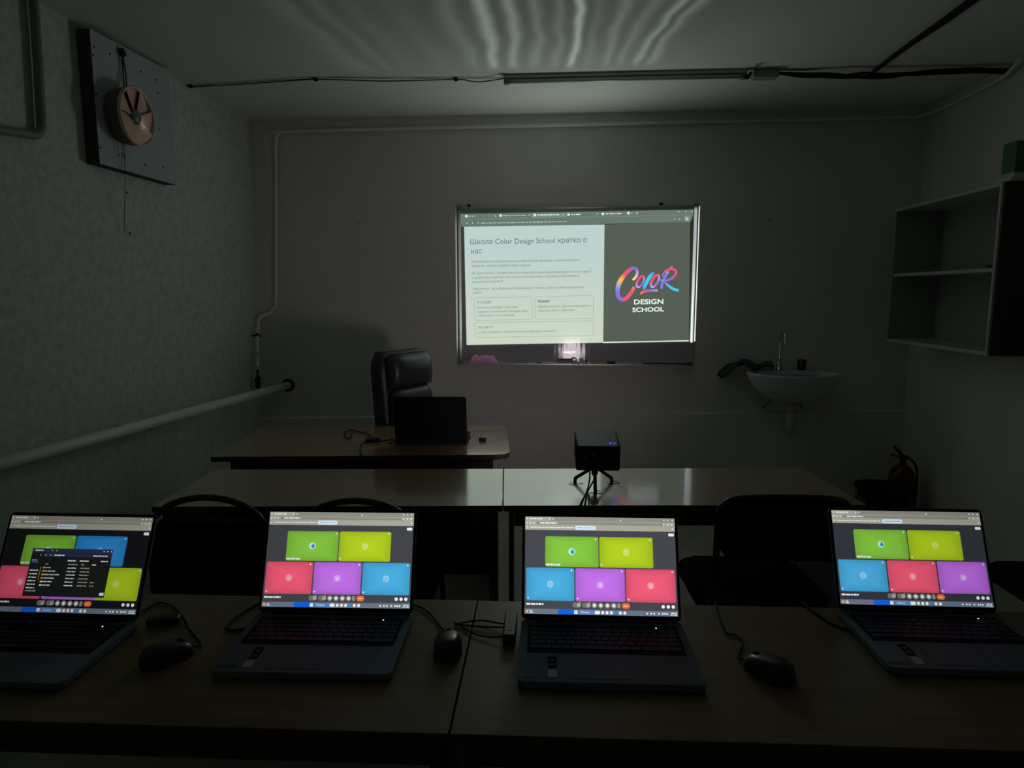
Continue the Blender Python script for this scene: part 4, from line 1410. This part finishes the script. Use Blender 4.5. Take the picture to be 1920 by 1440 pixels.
# ------------------------------------------------------------------ fire extinguisher and bucket
t = empty('fire_extinguisher', (2.17, 4.38, 0)); tag(t, 'dark red fire extinguisher standing in the right back corner', 'fire extinguisher')
m = MB(); m.lathe([(0, .004), (.070, .004), (.078, .02), (.078, .33), (.066, .38), (.035, .415), (.022, .425), (0, .425)], 32); m.build('cylinder_body', RED, t)
m = MB(); m.lathe([(0, .425), (.018, .425), (.018, .455), (.026, .460), (.026, .478), (0, .48)], 20); m.build('valve', BLACK, t)
m = MB(); m.tube([(0, 0, .475), (-.03, -.01, .500), (-.075, -.03, .545)], .009, 10, smooth=4); m.tube([(0, 0, .465), (-.05, -.015, .478), (-.09, -.03, .490)], .007, 10, smooth=4); m.build('handle', BLACK, t)
m = MB(); m.tube([(.02, 0, .465), (.060, -.01, .44), (.088, -.01, .36), (.090, -.01, .14)], .007, 12, smooth=6); m.build('hose', RUBBER, t)
bx = on_back(1650, 905, 4.10)
t = empty('bucket', (bx.x + .02, 4.10, 0)); tag(t, 'black plastic bucket on the floor beside the fire extinguisher', 'bucket')
m = MB(); m.lathe([(0, .004), (.115, .004), (.150, .34), (.160, .345), (.160, .352), (.146, .352), (.110, .012), (0, .012)], 36); m.build('pail', BLACKM, t)
m = MB(); m.tube([(-.155, 0, .335), (-.14, -.05, .28), (0, -.152, .24), (.14, -.05, .28), (.155, 0, .335)], .003, 8, smooth=6); m.build('bail_handle', GREY, t)

# ------------------------------------------------------------------ heating pipe along the left wall
a, b = Vector((-1.985, .9, .925)), Vector((-1.985, 4.745, .838))
t = empty('heating_pipe', (0, 0, 0)); tag(t, 'thick white heating pipe running along the left wall', 'pipe')
m = MB(); m.tube([a, b], .027, 20); m.build('pipe', PIPE, t)
m = MB(); m.lathe([(.028, 0), (.047, 0), (.047, .004), (.028, .006)], 24, M=T(b.x, YB - .001, b.z) @ R(PI / 2, 'X')); m.build('wall_collar', BLACKM, t)['label'] = 'dark gap ring where the pipe enters the wall'
for yy in (1.6, 3.1):
    z = a.z + (b.z - a.z) * (yy - a.y) / (b.y - a.y)
    m = MB(); m.tube([(XL + .001, yy, z - .02), (-1.985, yy, z - .03)], .006, 8); m.build('bracket', GREY, t)

# ------------------------------------------------------------------ conduits
m = MB()
pts = [Vector((2.285, 3.76, 2.675)), Vector((2.295, 3.90, 2.628)), Vector((2.305, 4.1, 2.624)), Vector((2.31, 4.45, 2.625)), Vector((2.26, 4.70, 2.625)), Vector((2.0, 4.722, 2.622)), Vector((0, 4.722, 2.614)), Vector((-1.86, 4.722, 2.604)),
       Vector((-1.955, 4.722, 2.59)), Vector((-1.985, 4.722, 2.53)), Vector((-1.995, 4.722, 2.3)), Vector((-2.035, 4.722, 1.47)), Vector((-2.055, 4.722, 1.40)), Vector((-2.075, 4.718, 1.365)), Vector((-2.105, 4.69, 1.348)), Vector((-2.120, 4.65, 1.335)), Vector((-2.125, 4.62, 1.30)), Vector((-2.125, 4.60, 1.22)), Vector((-2.125, 4.585, 1.12)), Vector((-2.125, 4.57, .985))]
m.tube(pts, .011, 12, smooth=6)
t = m.build('cable_conduit', PIPE); tag(t, 'white conduit along the top of back wall and down the left corner', 'conduit')
m = MB(); m.box((-2.125, 4.60, 1.215), (.02, .03, .018), bevel=.003); m.box((-2.135, 4.60, 1.205), (.07, .012, .010)); m.build('clamp', BLACKM, t)
m = MB()
for z, r_ in ((1.09, .015), (1.065, .015), (1.04, .014)):
    m.tube([(-2.125, 4.58, z - .008), (-2.125, 4.58, z + .008)], r_, 14)
m.build('threaded_coupling', PLASTICW, t)
m = MB(); m.box((-2.125, 4.565, .88), (.022, .045, .080), bevel=.004); m.tube([(-2.125, 4.568, .97), (-2.125, 4.566, .915)], .008, 10); m.build('plug', BLACKM, t)['label'] = 'dark plug hanging at the lower end'
# conduit bent on the left wall near the camera
m = MB(); m.tube([(-2.142, 2.765, ZC - .002), (-2.142, 2.76, 2.45), (-2.142, 2.75, 2.24), (-2.142, 2.745, 2.17), (-2.142, 2.71, 2.138), (-2.142, 2.65, 2.130), (-2.142, 2.3, 2.10), (-2.142, 1.2, 2.06)], .018, 14, smooth=6)
t = m.build('wall_pipe', PIPED); tag(t, 'grey-white pipe dropping down the left wall and bending towards the camera', 'pipe')

# ------------------------------------------------------------------ panel with extractor fan
PXF = -2.105
t = empty('fan_backing_panel', (XL, 3.33, 2.36)); tag(t, 'square white board screwed to the left wall behind the fan', 'panel')
yl, yr, zt_, zb_ = 3.04, 3.655, 2.665, 2.085
m = MB()
c0 = Vector((XL, 3.33, 2.36))
V8 = []
for x in (XL + .001, PXF):
    V8 += [Vector((x, yl, zb_)) - c0, Vector((x, yr, zb_)) - c0, Vector((x, yr, zt_ + .01)) - c0, Vector((x, yl, zt_)) - c0]
m.add(V8, [(0, 1, 2, 3), (7, 6, 5, 4), (0, 4, 5, 1), (1, 5, 6, 2), (2, 6, 7, 3), (3, 7, 4, 0)])
bmesh.ops.recalc_face_normals(m.bm, faces=m.bm.faces)
for f in m.bm.faces:
    if f.calc_center_median().x < PXF - c0.x - .001:
        f.material_index = 1
m.build('board', [GYPS, mat('shaded_board_edge', (.06, .05, .045), .8)], t)  # side faces coloured dark for the shade on the panel's edge
for cx0, cy0 in ((575, 285), (545, 325), (675, 330), (865, 440), (960, 490), (970, 570), (565, 565), (590, 572), (612, 905), (747, 945), (890, 1012), (1002, 1025), (980, 793)):
    q = on_side(cx0 / 3.273, cy0 / 3.273, PXF)
    q.y = min(max(q.y, yl + .01), yr - .01)
    m = MB(); m.lathe([(0, .002), (.004, .0018), (.0055, 0), (0, 0)], 12, M=T(q.x - c0.x, q.y - c0.y, q.z - c0.z) @ R(PI / 2, 'Y')); m.build('screw', BLACKM, t)

fc = on_side(258, 219, -2.02)
t = empty('extractor_fan', (PXF + .001, fc.y, fc.z)); tag(t, 'round extractor fan with shiny rose-copper blades on the white board', 'extractor fan')
Mf = R(PI / 2, 'Y')     # local z -> world +x (out of the wall)
FD = -2.02 - PXF
RF = .128
m = MB(); m.lathe([(RF * .92, 0), (RF * .98, FD * .55), (RF, FD), (RF + .006, FD + .002), (RF + .005, FD - .006), (RF * .98 + .004, FD * .5), (RF * .95, 0)], 48, M=Mf); m.build('housing', mat('brown_grey_plastic', (.15, .12, .10), .5), t)
for k in range(7):
    a0 = 2 * PI * k / 7 + .15
    a1 = a0 + 2 * PI / 7 * 1.04
    m = MB(); g = []
    nr, na = 4, 5
    for i in range(nr + 1):
        r = .034 + (RF - .003 - .034) * i / nr
        for j in range(na + 1):
            f = j / na
            a = a0 + (a1 - a0) * f
            g.append((r * math.cos(a), r * math.sin(a), FD - .022 + .016 * f + .006 * (i / nr)))
    m.add(g, [(i * (na + 1) + j, i * (na + 1) + j + 1, (i + 1) * (na + 1) + j + 1, (i + 1) * (na + 1) + j) for i in range(nr) for j in range(na)], M=Mf)
    o = m.build('blade', COPPER, t)
    sd = o.modifiers.new('thickness', 'SOLIDIFY'); sd.thickness = .002
m = MB(); m.lathe([(RF - .004, FD - .012), (RF - .002, FD + .003), (RF + .005, FD + .004), (RF + .0075, FD - .004), (RF + .004, FD - .014)], 48, M=Mf); m.build('rim', COPPER, t)
m = MB(); m.lathe([(0, FD + .004), (.026, FD + .002), (.036, FD - .008), (.036, .012), (0, .012)], 28, M=Mf); m.build('hub', mat('grey_hub', (.20, .19, .18), .4), t)
m = MB(); m.lathe([(RF * .93, .004), (0, .004)], 40, M=Mf); m.build('back_plate', mat('brown_grey_plastic', (.15, .12, .10), .5), t)
base = Vector((PXF, fc.y, fc.z))
top0 = on_side(228, 97, PXF + .01)
for off in (0, .018):
    m = MB(); m.tube([top0 - base, Vector((PXF + .012, (top0.y + fc.y) / 2 + .01 + off, (top0.z + fc.z + RF) / 2)) - base, Vector((PXF + .03, fc.y - .005 + off, fc.z + RF + .002)) - base], .0032, 8, smooth=6); m.build('power_wire', WIRE, t)
m = MB(); m.tube([top0 - base + Vector((-.004, 0, .010)), top0 - base + Vector((.008, 0, -.018))], .014, 10); m.build('wire_knot', WIRE, t)
pc = on_side(258, 438, PXF + .012)
m = MB(); m.tube([Vector((PXF + .020, fc.y - .02, fc.z - RF + .002)) - base, Vector((PXF + .013, fc.y - .02, fc.z - RF - .15)) - base, Vector((XL + .014, pc.y - .01, pc.z)) - base], .0014, 6, smooth=5)
for zz in (.05, .22, .41):
    m.tube([Vector((PXF + .016, fc.y - .02, fc.z - RF - zz)) - base, Vector((PXF + .016, fc.y - .02, fc.z - RF - zz - .010)) - base], .0035, 8)
m.build('pull_cord', WIRE, t)
m = MB(); m.tube([Vector((PXF + .030, fc.y - .045, fc.z - RF + .008)) - base, Vector((PXF + .010, fc.y - .045, fc.z - RF - .16)) - base], .0010, 6); m.build('pull_cord', WIRE, t)

# ------------------------------------------------------------------ ceiling light and wires
t = empty('tube_light', (0.32, 3.92, ZC)); tag(t, 'long thin unlit tube light on the ceiling, above the whiteboard', 'ceiling light')
Lh = .655
m = MB(); m.box((0, 0, -.009), (2 * Lh, .052, .018), bevel=.002); m.build('fixture_body', mat('grey_metal', (.55, .55, .52), .4), t)
m = MB(); m.tube([(-Lh + .03, -.004, -.030), (Lh - .03, -.004, -.030)], .0125, 14); m.build('tube', DIFFUSER, t)
for s in (-1, 1):
    m = MB(); m.box((s * (Lh - .015), -.004, -.028), (.03, .034, .036), bevel=.003); m.build('end_cap', mat('dark_end_cap', (.16, .16, .15), .5), t)
m = MB(); m.box((0, 0, -.021), (.13, .07, .042), bevel=.006)
o = m.build('junction_box', mat('grey_box', (.28, .30, .30), .5)); o.location = (1.075, 3.93, ZC - .001); tag(o, 'grey junction box on the ceiling at the right end of the tube light', 'junction box')
m = MB(); m.tube([Vector((1.00, 3.93, ZC - .01)), Vector((.985, 3.90, ZC - .035)), Vector((.965, 3.86, ZC - .05))], .008, 10, smooth=4); m.tube([Vector((.972, 3.87, ZC - .047)), Vector((.962, 3.85, ZC - .054))], .013, 12)
o = m.build('lamp_plug', BLACKM); tag(o, 'short black plug hanging beside the ceiling junction box', 'plug')
# sagging bundle of black cables
t = empty('cable_bundle', (0, 0, 0)); tag(t, 'thick bundle of black cables across the ceiling to the right wall', 'cables')
for k in range(5):
    r_ = random.Random(k)
    pts = [Vector((1.14, 3.93 + r_.uniform(-.01, .01), ZC - .016))]
    for i in range(1, 9):
        x = 1.14 + (XR - .005 - 1.14) * i / 8
        pts.append(Vector((x, 3.94 + r_.uniform(-.016, .016), ZC - .014 - r_.uniform(0, .022) - (.012 if 2 <= i <= 4 else 0))))
    m = MB(); m.tube(pts, .0075, 8, smooth=5); m.build('cable', BLACKM, t)
t = empty('branch_cable', (0, 0, 0)); tag(t, 'black cable pair branching forward across the ceiling at upper right', 'cables')
for k in range(3):
    m = MB(); m.tube([Vector((1.64 + k * .004, 3.93, ZC - .018)), Vector((1.636 + .006 * k, 3.6, ZC - .012)), Vector((1.63 + .008 * k, 3.1, ZC - .014 - .004 * k)), Vector((1.60 + .010 * k, 2.2, ZC - .012)), Vector((1.58, 1.2, ZC - .012))], .0085, 8, smooth=6); m.build('cable', BLACKM, t)
t = empty('ceiling_wire', (0, 0, 0)); tag(t, 'thin dark wire strung along the ceiling left of the tube light', 'wire')
m = MB(); m.tube([on_level(a, b, ZC - .012) for a, b in ((356, 163), (470, 157), (592, 149), (720, 152), (855, 149))] + [on_level(a, b, ZC - .02) for a, b in ((880, 152), (905, 153), (945, 147))], .0030, 8, smooth=6); m.build('wire', WIRE, t)
m = MB(); m.tube([on_level(a, b, ZC - .006) for a, b in ((356, 161), (592, 147), (700, 146), (855, 147), (945, 146))], .0018, 8, smooth=6); m.build('wire', WIRE, t)
for a_, b_ in ((357, 162), (592, 149), (855, 149)):
    q = on_level(a_, b_, ZC - .008); m = MB(); m.box((q.x, q.y, ZC - .008), (.022, .014, .016), bevel=.002); m.build('wire_clip', BLACKM, t)
for px_, py_ in ((1443, 412), (672, 418)):
    q = on_back(px_, py_, 4.745); m = MB(); m.tube([(0, 0, 0), (0, -.012, .001)], .004, 8)
    o = m.build('nail', BLACKM); o.location = (q.x, YB, q.z); tag(o, 'small dark nail in the back wall %s of the whiteboard' % ('right' if px_ > 1000 else 'left'), 'nail')
